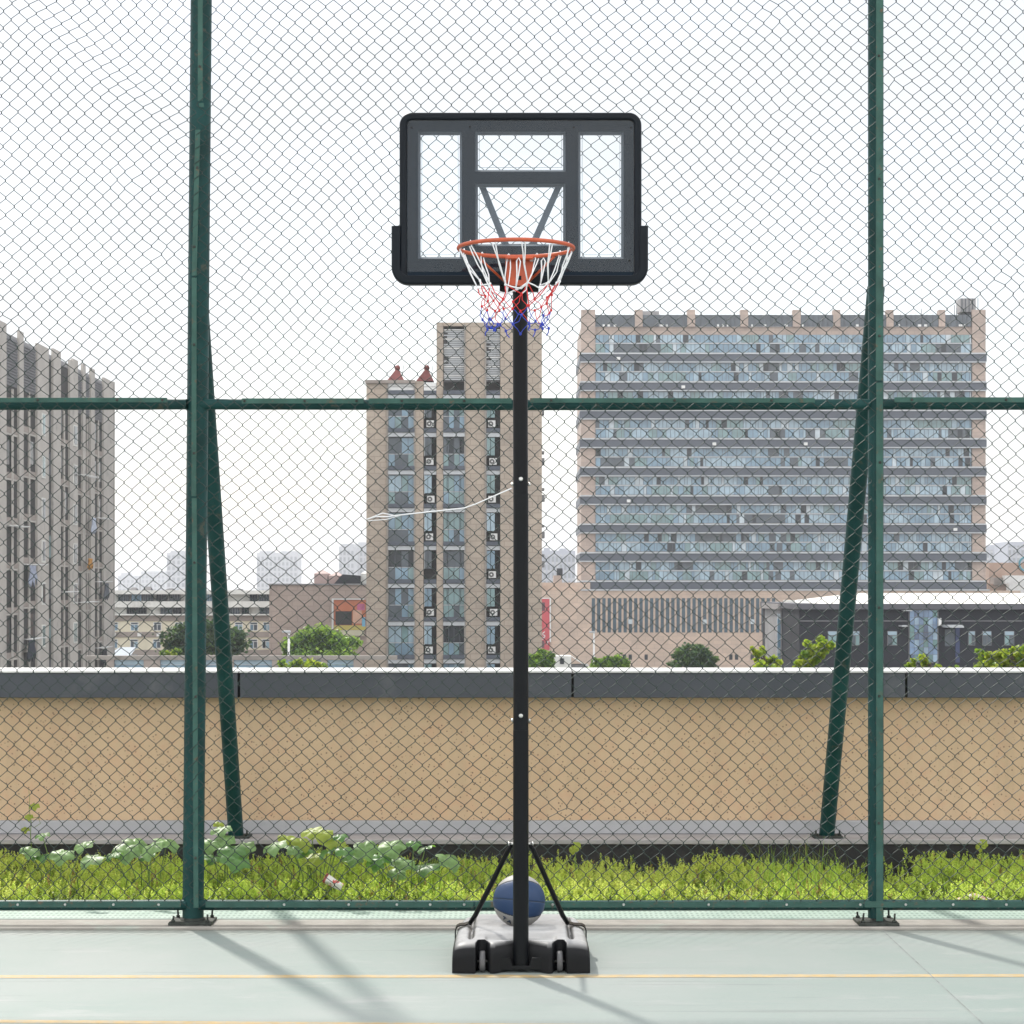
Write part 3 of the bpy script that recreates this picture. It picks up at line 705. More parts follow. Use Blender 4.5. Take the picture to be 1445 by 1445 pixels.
# ball
def ball():
    c = Vector((0.033, 10.46, 0.2485)); r = 0.1205
    m, nt, out = _nt('ball_leather'); b = nt.nodes.new('ShaderNodeBsdfPrincipled'); nt.links.new(b.outputs[0], out.inputs[0])
    tc = nt.nodes.new('ShaderNodeTexCoord'); sp = nt.nodes.new('ShaderNodeSeparateXYZ'); nt.links.new(tc.outputs['Object'], sp.inputs[0])
    bn = nt.nodes.new('ShaderNodeTexVoronoi'); bn.inputs['Scale'].default_value = 330; nt.links.new(tc.outputs['Object'], bn.inputs['Vector'])
    bp = nt.nodes.new('ShaderNodeBump'); bp.inputs['Strength'].default_value = 0.25; bp.inputs['Distance'].default_value = 0.002
    nt.links.new(bn.outputs['Distance'], bp.inputs['Height']); nt.links.new(bp.outputs[0], b.inputs['Normal'])
    b.inputs['Roughness'].default_value = 0.5
    b.inputs['Base Color'].default_value = (0.010, 0.040, 0.115, 1)
    m2 = mat('ball_grey', (0.33, 0.32, 0.305), 0.55, 0.06, 20, bump=0.15, bscale=400)
    m3 = mat('ball_seam', (0.02, 0.035, 0.06), 0.7, 0.1, 20)
    me = MB(); seg, ringn = 240, 160
    ax = Vector((0.0, 0.42, 1.0)).normalized()          # tilted so the blue panel faces the camera
    # ball frame: e1 to the right, e2 towards the viewer's upper side, e3 to the viewer
    e3 = Vector((0.10, -0.985, 0.15)).normalized(); e1 = Vector((1, 0.1, -0.04)); e1 = (e1 - e3 * e1.dot(e3)).normalized(); e2 = e3.cross(e1)
    if e2.z < 0: e2 = -e2
    vs = []; fs = []; ms = []
    def seamd(p):
        u, v, w_ = p.dot(e1), p.dot(e2), p.dot(e3)
        d_eq = abs(v + 0.06 * u)                                      # middle seam
        q_ = math.sqrt(max(0, 1 - u * u)); lim = (0.24 + 0.53 * q_) if v > 0 else (0.22 + 0.41 * q_ + 0.07 * u)
        d_c = abs(abs(v) - lim) if w_ > -0.2 else 9
        d_v = 9
        return d_eq, d_c, d_v, v, lim, w_
    for i in range(ringn + 1):
        t = math.pi * i / ringn
        for j in range(seg):
            a = 2 * math.pi * j / seg
            p = Vector((math.sin(t) * math.cos(a), math.sin(t) * math.sin(a), math.cos(t)))
            de, dc, dv, v, lim, w_ = seamd(p)
            dmin = min(de, dc)
            rr = r - 0.0022 * math.exp(-(dmin / 0.02) ** 2)
            vs.append(c + p * rr)
    for i in range(ringn):
        for j in range(seg):
            a_, b_ = i * seg + j, i * seg + (j + 1) % seg
            fs.append((a_, a_ + seg, b_ + seg, b_))
            p = ((vs[a_] + vs[b_ + seg]) / 2 - c).normalized()
            de, dc, dv, v, lim, w_ = seamd(p)
            if min(de, dc) < 0.019: ms.append(2)
            else: ms.append(0 if abs(v) < lim or w_ < -0.2 else 1)
    k = MB(); k.v = [tuple(v) for v in vs]; k.f = fs; k.m = ms; k.s = [True] * len(fs)
    o = k.build('basketball', [m, m2, m3], origin=tuple(c))
    props(o, 'blue and grey basketball resting on the hoop base behind the pole', 'ball')
    # the two letters that show beside the pole, printed on the pale lower panel
    for ch, px, py in (('T', 711.6, 1296.0), ('A', 718.8, 1300.5)):
        D = 10.36
        tgt = Vector((X(px, D), D, Z(py, D)))
        d0 = (tgt - Vector((0, 0, CZ))).normalized(); oc = Vector((0, 0, CZ)) - c
        bq = d0.dot(oc); disc = bq * bq - (oc.dot(oc) - (r + 0.0012) ** 2)
        hit = Vector((0, 0, CZ)) + d0 * (-bq - math.sqrt(max(0, disc)))
        n_ = (hit - c).normalized(); xr = Vector((0.93, 0, -0.36)); xr = (xr - n_ * xr.dot(n_)).normalized(); yr = n_.cross(xr)
        h_, wd_, th = 0.021, 0.017, 0.0058
        strokes = [((-wd_ / 2, h_ / 2), (wd_ / 2, h_ / 2)), ((0, h_ / 2), (0, -h_ / 2))] if ch == 'T' else [((-wd_ / 2, -h_ / 2), (0, h_ / 2)), ((0, h_ / 2), (wd_ / 2, -h_ / 2)), ((-wd_ / 4, -h_ / 8), (wd_ / 4, -h_ / 8))]
        mb = MB()
        for (p0, p1) in strokes:
            mb.tube([hit + xr * p0[0] + yr * p0[1], hit + xr * p1[0] + yr * p1[1]], th / 2, 6)
        mb.build('printed_letter', m3, o)
ball()

# ------------------------------------------------------------------ planting between fence and wall
def sedum():
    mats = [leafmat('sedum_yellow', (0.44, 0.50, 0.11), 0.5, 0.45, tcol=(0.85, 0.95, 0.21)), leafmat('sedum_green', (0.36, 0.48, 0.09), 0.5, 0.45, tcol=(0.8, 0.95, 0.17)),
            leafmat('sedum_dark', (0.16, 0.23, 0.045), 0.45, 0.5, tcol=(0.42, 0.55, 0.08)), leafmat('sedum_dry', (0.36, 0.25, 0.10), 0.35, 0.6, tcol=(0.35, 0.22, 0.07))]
    temps = []
    for t in range(8):
        vs = []; rr = np.random.default_rng(100 + t)
        stems = rr.integers(1, 3)
        for s_ in range(stems):
            H = rr.uniform(0.035, 0.075); lean = rr.normal(0, 0.25, 2)
            nl = rr.integers(11, 17)
            for l in range(nl):
                f = 0.25 + 0.75 * l / nl
                a = l * 2.4 + rr.uniform(0, 0.5); el = 0.15 + 1.0 * f + rr.normal(0, 0.15); L = rr.uniform(0.011, 0.020) * (1.15 - 0.35 * f); wd = 0.0042
                b0 = np.array([lean[0] * H * f, lean[1] * H * f, H * f])
                d = np.array([math.cos(a) * math.cos(el), math.sin(a) * math.cos(el), math.sin(el)])
                sd_ = np.array([-math.sin(a), math.cos(a), 0]) * wd
                vs.append([b0 - sd_ * 0.5, b0 + d * L * 0.6 - sd_, b0 + d * L, b0 + d * L * 0.6 + sd_])
        temps.append(np.array(vs).reshape(-1, 4, 3))
    Vs, Ms = [], []
    N = 14000
    for i in range(N):
        x = rng.uniform(-4.6, 4.9); y = rng.uniform(11.86, 12.97)
        f = (y - 11.86) / 1.11
        mound = 0.5 + 0.5 * math.sin(2.3 * x + 1.0) * math.sin(1.1 * x - 0.6) + 0.3 * math.sin(6.1 * x + 3 * y)
        px = CX + x * F / y
        thin = 0.25 if (750 < px < 1000 and f > 0.75) or (1190 < px < 1290 and f > 0.5) else 1.0
        if f > 0.93 and rng.random() < 0.6: continue
        if rng.random() > thin: continue
        patch = math.sin(5.2 * x + 2 * y) + math.sin(9.7 * x - 6.1 * y) + rng.normal(0, 0.8)
        if patch < -1.6: continue
        h = 0.012 + (0.03 + 0.105 * f ** 0.7) * (0.55 + 0.45 * mound) + rng.normal(0, 0.012)
        h = max(0.012, h)
        T = temps[rng.integers(0, 8)]
        a = rng.uniform(0, 6.28); c, s_ = math.cos(a), math.sin(a); k = rng.uniform(0.6, 1.15)
        # each shoot stands on a stem column that fills the mat below it
        P = T @ np.array([[c, -s_, 0], [s_, c, 0], [0, 0, 1]]) * k
        P = P + np.array([x, y, h - 0.01])
        Vs.append(P)
        g = math.sin(1.7 * x + 0.5) + rng.normal(0, 0.7)
        mi = 3 if rng.random() < 0.05 else (0 if g > 0.1 else 1)
        if patch < -1.35: mi = 2
        Ms.append(np.full(len(P), mi))
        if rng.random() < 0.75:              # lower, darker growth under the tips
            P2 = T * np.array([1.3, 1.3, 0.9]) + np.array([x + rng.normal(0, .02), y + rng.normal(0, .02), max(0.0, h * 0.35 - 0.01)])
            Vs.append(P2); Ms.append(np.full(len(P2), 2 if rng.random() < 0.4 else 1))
    V_ = np.concatenate(Vs).reshape(-1, 3); q = np.arange(len(V_)).reshape(-1, 4)
    o = np_mesh('ground_cover', V_, q, mats, np.concatenate(Ms))
    props(o, 'low yellow green sedum filling the planter strip behind the fence', kind='stuff')
sedum()
def grass():
    mats = [leafmat('grass_fresh', (0.22, 0.36, 0.05), 0.5, 0.5, tcol=(0.45, 0.7, 0.08)), leafmat('grass_straw', (0.34, 0.30, 0.11), 0.4, 0.6, tcol=(0.4, 0.35, 0.1))]
    Vs, Fs, Ms = [], [], []
    spots = [(500, 700, 260, 0.16), (1060, 1190, 260, 0.20), (380, 520, 120, 0.13), (1000, 1225, 170, 0.12), (-200, 270, 120, 0.10), (1290, 1700, 110, 0.12), (690, 1000, 90, 0.12)]
    k = 0
    for (p0, p1, n, H) in spots:
        for i in range(n):
            y = rng.uniform(11.9, 12.8); x = X(rng.uniform(p0, p1), y)
            h = H * rng.uniform(0.5, 1.35); a = rng.uniform(0, 6.28); bend = rng.uniform(0.1, 0.7); wd = rng.uniform(0.0015, 0.0032)
            d = np.array([math.cos(a), math.sin(a), 0]); sd_ = np.array([-math.sin(a), math.cos(a), 0]) * wd
            b = np.array([x, y, 0.02 + rng.uniform(0, 0.06)])
            for t in range(5):
                f = t / 4
                p = b + d * h * bend * f * f + np.array([0, 0, h * (f - 0.25 * bend * f * f)])
                Vs += [p - sd_ * (1 - f * 0.92), p + sd_ * (1 - f * 0.92)]
            mi = 1 if rng.random() < 0.15 else 0
            for t in range(4):
                Fs.append((k + 2 * t, k + 2 * t + 1, k + 2 * t + 3, k + 2 * t + 2)); Ms.append(mi)
            k += 10
    props(np_mesh('grass', np.array(Vs), np.array(Fs), mats, Ms), 'tall thin grass blades among the sedum', kind='stuff')
grass()
LEAF = [leafmat('gourd_leaf_pale', (0.19, 0.31, 0.115), 0.36, 0.42, 0.4, 26, 0.35, tcol=(0.25, 0.42, 0.08)), leafmat('gourd_leaf_green', (0.10, 0.215, 0.06), 0.42, 0.4, 0.25, 14, tcol=(0.22, 0.45, 0.05)),
        leafmat('gourd_leaf_yellow', (0.33, 0.40, 0.06), 0.48, 0.45, 0.25, 14, tcol=(0.5, 0.6, 0.06))]
STEM = leafmat('gourd_stem', (0.16, 0.24, 0.06), 0.2, 0.5)
def gourd_leaf(c, r, tilt, az, roll, parent, mi):
    vs = [(0, 0, 0)]; fs = []; n = 26; rings = 4
    for k in range(1, rings + 1):
        for j in range(n):
            a = 2 * math.pi * j / n
            lobes = 1 + 0.09 * math.cos(5 * a) - 0.42 * math.exp(-((a - math.pi) / 0.28) ** 2) + 0.025 * math.sin(13 * a)
            rr = r * k / rings * lobes
            fold = 0.22 * abs(math.sin(a)) * rr - 0.9 * (rr ** 2) / r * 0.35 + 0.006 * math.sin(5 * a + k) * (k / rings)
            vs.append((rr * math.cos(a), rr * math.sin(a), fold))
    for j in range(n): fs.append((0, 1 + j, 1 + (j + 1) % n))
    for k in range(rings - 1):
        for j in range(n):
            fs.append((1 + k * n + j, 1 + (k + 1) * n + j, 1 + (k + 1) * n + (j + 1) % n, 1 + k * n + (j + 1) % n))
    rot = Matrix.Rotation(az, 3, 'Z') @ Matrix.Rotation(tilt, 3, 'Y') @ Matrix.Rotation(roll, 3, 'X')
    MB().add([Vector(c) + rot @ Vector(v) for v in vs], fs, 0, True).build('leaf', LEAF[mi], parent)
def gourd(label, leaves, base_px, D=12.1):
    base = (X(base_px, D), D, 0.02)
    p = thing('gourd_plant', base, label, 'plant', 'gourd plants in the planter')
    st = MB(); gr = random.Random(int(base_px))
    for (px, py, rpx, mi) in leaves:
        d = D + gr.uniform(-0.15, 0.15)
        if py < 1180: d += 0.1
        c = Vector((X(px, d), d, Z(py, d))); r = rpx * 0.9 * d / F
        tilt = gr.uniform(0.3, 0.8) if mi == 0 else gr.uniform(0.15, 0.7)
        az = gr.uniform(-2.4, -0.7)            # blades hang towards the light court
        gourd_leaf(c, r, tilt, az, gr.uniform(-0.3, 0.3), p, mi)
        mid = Vector((c.x * 0.6 + base[0] * 0.4, c.y + 0.05, c.z * 0.5))
        st.tube([Vector((c.x * 0.7 + base[0] * 0.3, d + 0.03, 0.02)), mid, c - Vector((0, 0, 0.004))], [0.004, 0.0035, 0.0025], 6)
    st.build('stem', STEM, p)
    return p
gourd('gourd plant with pale leaves and a climbing tendril at the far left of the planter', [(43, 1200, 16, 0), (58, 1208, 15, 1), (88, 1205, 20, 0), (118, 1192, 17, 0), (131, 1211, 22, 0), (60, 1178, 12, 0)], 70)
gourd('gourd plant with broad pale leaves beside the left of the thick fence post', [(178, 1200, 22, 0), (191, 1188, 20, 0), (214, 1196, 22, 0), (236, 1188, 22, 0), (206, 1206, 16, 1), (160, 1206, 14, 1)], 205)
gourd('gourd plant with drooping leaves at the foot of the left brace', [(297, 1191, 17, 0), (312, 1170, 17, 0), (327, 1199, 22, 1), (333, 1213, 24, 1), (309, 1163, 9, 2), (345, 1196, 18, 0), (300, 1210, 16, 1), (318, 1184, 16, 0)], 320)
gourd('yellowing gourd plant with a dense heap of small leaves', [(388, 1193, 20, 0), (405, 1182, 16, 2), (425, 1188, 18, 2), (440, 1172, 18, 2), (456, 1176, 17, 2), (445, 1210, 20, 2), (472, 1189, 19, 2), (431, 1200, 16, 1), (486, 1200, 17, 1), (498, 1210, 17, 0), (462, 1200, 17, 1), (415, 1199, 14, 0), (480, 1180, 12, 1)], 445)
gourd('gourd plant with low scattered leaves left of the hoop', [(516, 1197, 20, 0), (552, 1194, 22, 0), (569, 1217, 20, 0), (603, 1222, 22, 1), (600, 1196, 15, 1), (634, 1213, 21, 0), (584, 1190, 13, 1), (540, 1210, 16, 1), (560, 1233, 15, 0), (530, 1218, 14, 1)], 575)
# climbing tendril of the first plant
def tendril():
    D = 12.75; pts = [(45, 1200), (43, 1180), (44, 1160), (41, 1142), (42, 1125), (40, 1112)]
    par = [o for o in bpy.data.objects if o.name == 'gourd_plant'][0]
    mb = MB().tube([(X(a, D), D, Z(b, D)) for a, b in pts], [0.003, 0.003, 0.0025, 0.002, 0.0015, 0.001], 6)
    mb.tube([(X(44, D), D, Z(1160, D)), (X(32, D), D, Z(1153, D)), (X(25, D), D, Z(1159, D))], 0.0018, 6)
    mb.tube([(X(43, D), D, Z(1155, D)), (X(54, D), D, Z(1153, D)), (X(57, D), D, Z(1162, D)), (X(48, D), D, Z(1168, D))], 0.0018, 6)
    mb.build('tendril', STEM, par)
    for px, py, r in ((49, 1137, 7), (41, 1152, 6), (36, 1170, 6)):
        gourd_leaf((X(px, D), D, Z(py, D)), r * D / F, 0.7, -1.5, 0, par, 2)
tendril()
def seedling(px, py0, py1, D, label):
    b = (X(px, D), D, 0.02); p = thing('seedling', b, label, 'plant')
    MB().tube([b, (X(px, D), D, Z(py0, D))], 0.003, 6).build('stem', STEM, p)
    for s in (-1, 1):
        gourd_leaf((X(px + s * 3, D), D - 0.01, Z(py1 + (3 if s > 0 else 8), D)), 7 * D / F, 1.1, -1.5 + s * 0.6, 0, p, 2)
seedling(1386, 1200, 1186, 12.6, 'small bright green seedling standing above the sedum at far right')
seedling(812, 1205, 1190, 12.6, 'small leafy weed against the dark ledge right of the pole')

# litter
def cup():
    c = Vector((X(470, 11.98), 11.98, 0.135)); d = Vector((0.83, -0.1, -0.42)).normalized()
    p = thing('paper_cup', tuple(c), 'crushed white paper cup with a red print lying in the sedum', 'litter')
    up = d.orthogonal().normalized(); b = d.cross(up)
    lo = []
    for i in range(9):
        f = i / 8; rr = 0.031 - 0.008 * f
        lo.append([c + d * (f * 0.105 - 0.05) + (up * math.cos(a) * (0.8 + 0.12 * math.sin(3 * a + 4 * f)) + b * math.sin(a)) * rr for a in [2 * math.pi * j / 20 for j in range(20)]])
    MB().loops(lo, smooth=True).add(lo[-1], [tuple(range(20))]).build('cup_wall', mat('cup_paper', (0.72, 0.70, 0.68), 0.6, 0.08, 20, stain=(0.55, 0.06, 0.04), stain_scale=24, stain_lo=0.56, stain_hi=0.6, stain_amt=0.95), p)
    MB().loops([[q + (q - c).normalized() * 0.0012 for q in lo[k]] for k in (0, 1)], smooth=True).build('cup_rim', mat('cup_rim_red', (0.42, 0.08, 0.06), 0.6, 0.4, 40), p)
cup()
pb = MB(); D = 11.93
g = [[(X(1352 + 7 * i, D) , D + 0.015 * j, 0.05 + 0.028 * math.sin(math.pi * min(1, i / 6.5)) * math.sin(math.pi * (j + 0.6) / 5.2) + 0.006 * math.sin(i * 2.1 + j * 3.3)) for i in range(8)] for j in range(5)]
pb.loops(g, closed_path=False, smooth=True)
props(pb.build('plastic_wrapper', mat('wrapper_print', (0.72, 0.68, 0.66), 0.4, 0.08, 20, stain=(0.55, 0.12, 0.10), stain_scale=26, stain_lo=0.5, stain_hi=0.56, stain_amt=0.8), origin=(X(1376, D), D, 0.05)), 'flattened white and red plastic wrapper behind the bottom rail', 'litter')
# ------------------------------------------------------------------ the city beyond
GL = [glassmat('glass_pale_curtain', (0.42, 0.48, 0.52), 0.25), glassmat('glass_blue', (0.155, 0.25, 0.33), 0.1, 0.6), glassmat('glass_teal', (0.15, 0.245, 0.255), 0.1, 0.6),
      glassmat('glass_dark', (0.022, 0.028, 0.035), 0.1, 0.25), glassmat('glass_light', (0.27, 0.37, 0.44), 0.15, 0.6), glassmat('glass_grey', (0.075, 0.092, 0.11), 0.12, 0.35)]
M['pinktile'] = tilemat('pink_tile', (0.41, 0.325, 0.28), (0.33, 0.265, 0.235), 1.1, 0.55, var=0.07)
M['podtile'] = tilemat('podium_tile', (0.50, 0.385, 0.31), (0.40, 0.31, 0.26), 1.3, 0.6, var=0.07)
M['tantile'] = tilemat('tan_tile', (0.40, 0.335, 0.275), (0.30, 0.25, 0.21), 0.9, 0.45, var=0.06)
M['bluegrey'] = mat('slate_spandrel', (0.062, 0.075, 0.1), 0.5, 0.1, 0.4)
M['silver'] = mat('pale_metal', (0.45, 0.47, 0.49), 0.4, 0.1, 1)
M['mullion'] = mat('dark_mullion', (0.05, 0.06, 0.075), 0.5, 0.1, 1)
M['whitepaint'] = mat('white_paint', (0.68, 0.68, 0.67), 0.5, 0.08, 2)
M['cream'] = mat('cream_render', (0.64, 0.59, 0.46), 0.8, 0.1, 0.5)
M['offwhite'] = mat('offwhite_render', (0.66, 0.66, 0.63), 0.8, 0.12, 0.5, stain=(0.3, 0.29, 0.27), stain_scale=0.8)
M['brownband'] = mat('brown_grey_band', (0.29, 0.25, 0.225), 0.8, 0.12, 0.6)
M['greyconc'] = mat('grey_concrete', (0.28, 0.275, 0.28), 0.85, 0.15, 0.7, stain=(0.18, 0.175, 0.17), stain_scale=1.2)
M['darkgrey'] = mat('charcoal_facade', (0.024, 0.026, 0.034), 0.65, 0.15, 0.5, spec=0.25)
M['darkrecess'] = mat('dark_recess', (0.035, 0.033, 0.032), 0.85, 0.25, 1)
M['piergrey'] = mat('weathered_pier', (0.43, 0.40, 0.37), 0.8, 0.12, 0.35, stain=(0.22, 0.21, 0.2), stain_scale=0.9)
M['redroof'] = mat('dull_red_roof', (0.22, 0.05, 0.045), 0.6, 0.25, 2)
M['louver'] = mat('louver_grey', (0.16, 0.16, 0.17), 0.6, 0.1, 1)
M['acgrille'] = mat('ac_grille', (0.10, 0.10, 0.10), 0.6, 0.1, 3)
rc = random.Random(21)

# --- wide slab block on the right
D = 330.0
tw = thing('office_block', (X(1100, D), D, -13), 'wide slate blue glass office block with stacked dark bands beyond the wall', 'building')
core = MB()
core.box(X(820, D), X(1391, D), D + 0.6, D + 20, Z(834, D), Z(460.5, D))
for a, b in ((820, 840), (1372, 1391)): core.pbox(a, b, 437, 834, D, 0.62, 0)
core.build('wall', M['pinktile'], tw)
ROW0, PER = 472.0, 40.12
for k in range(9):
    y0 = ROW0 + PER * k
    for (ya, yb) in ((y0, y0 + 11.6), (y0 + 13.0, y0 + 25.6)):
        wb = MB(); x = 840.5; tone_ = 1
        while x < 1371:
            wpx = rc.choice((3.7, 5.5, 6.2, 7.4, 7.4)); x2 = min(1371.5, x + wpx)
            u = rc.random()
            if u < 0.045: m_ = 3
            elif u < 0.35: tone_ = rc.choice((1, 1, 1, 1, 2, 2, 4, 4, 4, 5)); m_ = tone_
            else: m_ = tone_ if rc.random() < 0.75 else rc.choice((0, 1, 4))
            if x > 1080 and x < 1120 and rc.random() < 0.3: m_ = 5
            wb.pbox(x, x2 - 0.7, ya + 0.3, yb - 0.3, D, 0.2, m_, front=-0.32 + (0.05 if m_ == 3 else 0))
            wb.pbox(x2 - 0.7, x2, ya + 0.3, yb - 0.3, D, 0.3, 6, front=-0.24)
            x = x2
        wb.build('ribbon_window', GL + [M['mullion']], tw)
    MB().pbox(840, 1372, y0 + 11.6, y0 + 13.0, D, 0.5, front=-0.1).build('transom', M['silver'], tw)
    sp_ = MB().box(X(818, D), X(1391.5, D), D - 0.45, D + 20.2, Z(y0 + 38.4, D), Z(y0 + 28.3, D)).build('spandrel_band', M['bluegrey'], tw)
    lg = MB().box(X(819, D), X(1391, D), D - 0.6, D + 20.1, Z(y0 + 28.2, D), Z(y0 + 26.2, D))
    lg.box(X(819, D), X(1391, D), D - 0.55, D + 20.1, Z(y0 + 40.0, D), Z(y0 + 38.6, D)).build('ledge', M['silver'], tw)
    for _ in range(rc.choice((0, 1, 1, 2))):
        ax = rc.uniform(860, 1360)
        ac = MB().pbox(ax, ax + 5, y0 + 32.5, y0 + 36.5, D, 0.6, front=0.9)
        ac.build('air_conditioner', M['whitepaint'], tw)
pb = MB()
for a, b in ((896, 907), (970, 981), (1045, 1056), (1119, 1130), (1176, 1186), (1251, 1261), (1325, 1334)): pb.pbox(a, b, 437, 461, D, 1.6, front=-0.05)
pb.build('roof_pillar', M['pinktile'], tw)
gp_ = MB(); xs = [840, 896, 907, 970, 981, 1045, 1056, 1119, 1130, 1176, 1186, 1251, 1261, 1325, 1334, 1371]
for a, b in zip(xs[0::2], xs[1::2]):
    gp_.pbox(a, b, 444, 460.5, D, 0.3, 0, front=-0.5)
    x = a
    while x < b - 3: gp_.pbox(x, x + 0.7, 443.6, 460.4, D, 0.2, 1, front=-0.35); x += rc.uniform(6, 10)
    for _ in range(3):
        q = rc.uniform(a, b - 5); gp_.pbox(q, q + rc.uniform(2, 5), 457.5, 460.4, D, 0.3, 2, front=-0.2)
gp_.build('roof_parapet', [GL[5], M['mullion'], M['whitepaint']], tw)
MB().pbox(906, 930, 439, 460, D + 3, 6).build('stair_head', M['greyconc'], tw)
tk = MB().pbox(1355, 1377, 421, 440, D + 1.5, 3.0, 0)
for q in (1357, 1362, 1367, 1372): tk.pbox(q, q + 1.2, 421, 440, D + 1.4, 0.08, 1)
tk.build('water_tank', [M['greyconc'], M['mullion']], tw)
MB().pbox(1356, 1375, 440.4, 461, D + 2, 2.0).build('plant_room', M['darkgrey'], tw)
mb = MB()
for q, t in ((1380, 418), (1347, 428), (1350, 432), (1300, 433), (1130, 430)): mb.tube([(X(q, D + 2), D + 2, Z(462, D)), (X(q, D + 2), D + 2, Z(t, D))], 0.05, 5)
mb.build('antenna', M['mullion'], tw)

# --- brick podium under it
D = 326.0
pod = thing('podium_building', (X(930, D), D, -13), 'pink tiled podium with a row of tall strip windows below the glass block', 'building')
wl = MB().box(X(766, D), X(1440, D), D, D + 3.0, -13, Z(833.5, D)).box(X(700, D), X(765.9, D), D, D + 20, -13, Z(822, D)).box(X(766, D), X(834, D), D + 3.1, D + 20, -13, Z(822, D))
wl.build('wall', M['podtile'], pod)
MB().box(X(820, D), X(1396, D), D - 0.2, D + 3.1, Z(833.4, D), Z(831.6, D)).build('coping', M['silver'], pod)
STRIP = glassmat('strip_glass', (0.05, 0.085, 0.11), 0.15, 0.3)
for i in range(35):
    x = 835 + 7.48 * i
    sw = MB().pbox(x, x + 4.6, 844, 892.5, D, 0.1, 0, front=0.04)
    for y in (856, 868, 880): sw.pbox(x, x + 4.6, y, y + 0.8, D, 0.05, 2, front=0.08)
    if i in (7, 21, 30): sw.pbox(x - 1, x + 4.6, 874, 880.5, D, 0.05, 1, front=0.7)
    sw.build('strip_window', [STRIP, GL[0], M['mullion']], pod)
for x in (870, 879, 887, 909.5, 1029, 1037, 1059): MB().pbox(x, x + 4.6, 923.5, 931, D, 0.1, front=0.04).build('window', GL[3], pod)
MB().pbox(781, 793, 812, 822, D + 4, 3).build('roof_hut', M['pinktile'], pod)
MB().pbox(786, 794, 802, 811.8, D + 4.5, 2).build('roof_box', M['darkgrey'], pod)
mb = MB().pbox(766, 830, 937, 960, D, 0.05, front=0.15)
mb.build('wall_base', M['offwhite'], pod)
D = 325.6
bn = thing('banner_sign', (X(769, D), D, Z(915, D)), 'tall red vertical banner sign with white marks on the tiled wall', 'sign')
MB().pbox(764, 775.5, 845, 917, D, 0.25).build('panel', mat('banner_red', (0.47, 0.06, 0.075), 0.55, 0.1, 0.8), bn)
MB().pbox(764, 775.4, 843.6, 844.9, D, 0.3, front=0.03).pbox(775.6, 777.4, 843.6, 906, D, 0.3, front=0.03).build('edge_trim', M['whitepaint'], bn)
MB().pbox(764.4, 769, 850, 862, D, 0.02, front=0.03).pbox(764.4, 768, 904, 914, D, 0.02, front=0.03).build('dark_print', mat('banner_dark', (0.09, 0.03, 0.04), 0.6, 0.2, 2), bn)
def stroke(mb, pts, r, Dd): mb.tube([(X(a, Dd), Dd, Z(b, Dd)) for a, b in pts], r, 5)
mb = MB()
stroke(mb, [(769, 891.5), (766, 893.5), (766, 896), (768.6, 896.5), (769, 898.5), (767, 900), (765.2, 899)], 0.07, D - 0.06)
stroke(mb, [(770.5, 905.5), (773.6, 904.5), (772, 910)], 0.07, D - 0.06); stroke(mb, [(764.6, 902.4), (767, 901.6)], 0.06, D - 0.06)
mb.build('white_lettering', M['whitepaint'], bn)

# --- tan apartment tower in the middle
D = 181.0
tt = thing('apartment_tower', (X(640, D), D, -13), 'tan apartment tower with stepped top and glazed balconies behind the pole', 'building')
TOP_L, TOP_R = 538.0, 455.0
wl = MB()
wl.box(X(517.5, D), X(616, D), D + 1.0, D + 16, -13, Z(TOP_L + 2, D), 1).box(X(616.05, D), X(764.5, D), D + 1.0, D + 16, -13, Z(TOP_R + 1, D), 1)
for a, b, t in ((517, 547.5, TOP_L), (585.5, 597.5, TOP_L), (616, 625.3, TOP_R), (656, 685.5, TOP_R), (706, 764.7, TOP_R)): wl.box(X(a, D), X(b, D), D, D + 0.99, -13, Z(t, D), 0)
wl.box(X(625.4, D), X(655.9, D), D + 0.05, D + 0.99, Z(460, D), Z(TOP_R, D), 0).box(X(685.6, D), X(705.9, D), D + 0.05, D + 0.99, Z(460, D), Z(TOP_R, D), 0)
for a in (545.8, 583.8, 655, 684): wl.box(X(a, D), X(a + 2.2, D), D - 0.12, D + 0.9, -13, Z(540 if a < 600 else 458, D), 2)
wl.build('wall', [M['tantile'], M['darkrecess'], mat('pier_edge', (0.27, 0.245, 0.22), 0.8, 0.1, 1)], tt)
MB().box(X(515.5, D), X(586, D), D - 0.25, D + 1.5, Z(541, D), Z(536.5, D)).build('cornice', M['brownband'], tt)
bays = ((548, 585, 0), (598, 615.7, 1), (625.6, 655.7, 0), (686, 705.6, 1))
PERT, T0 = 53.3, 554.0
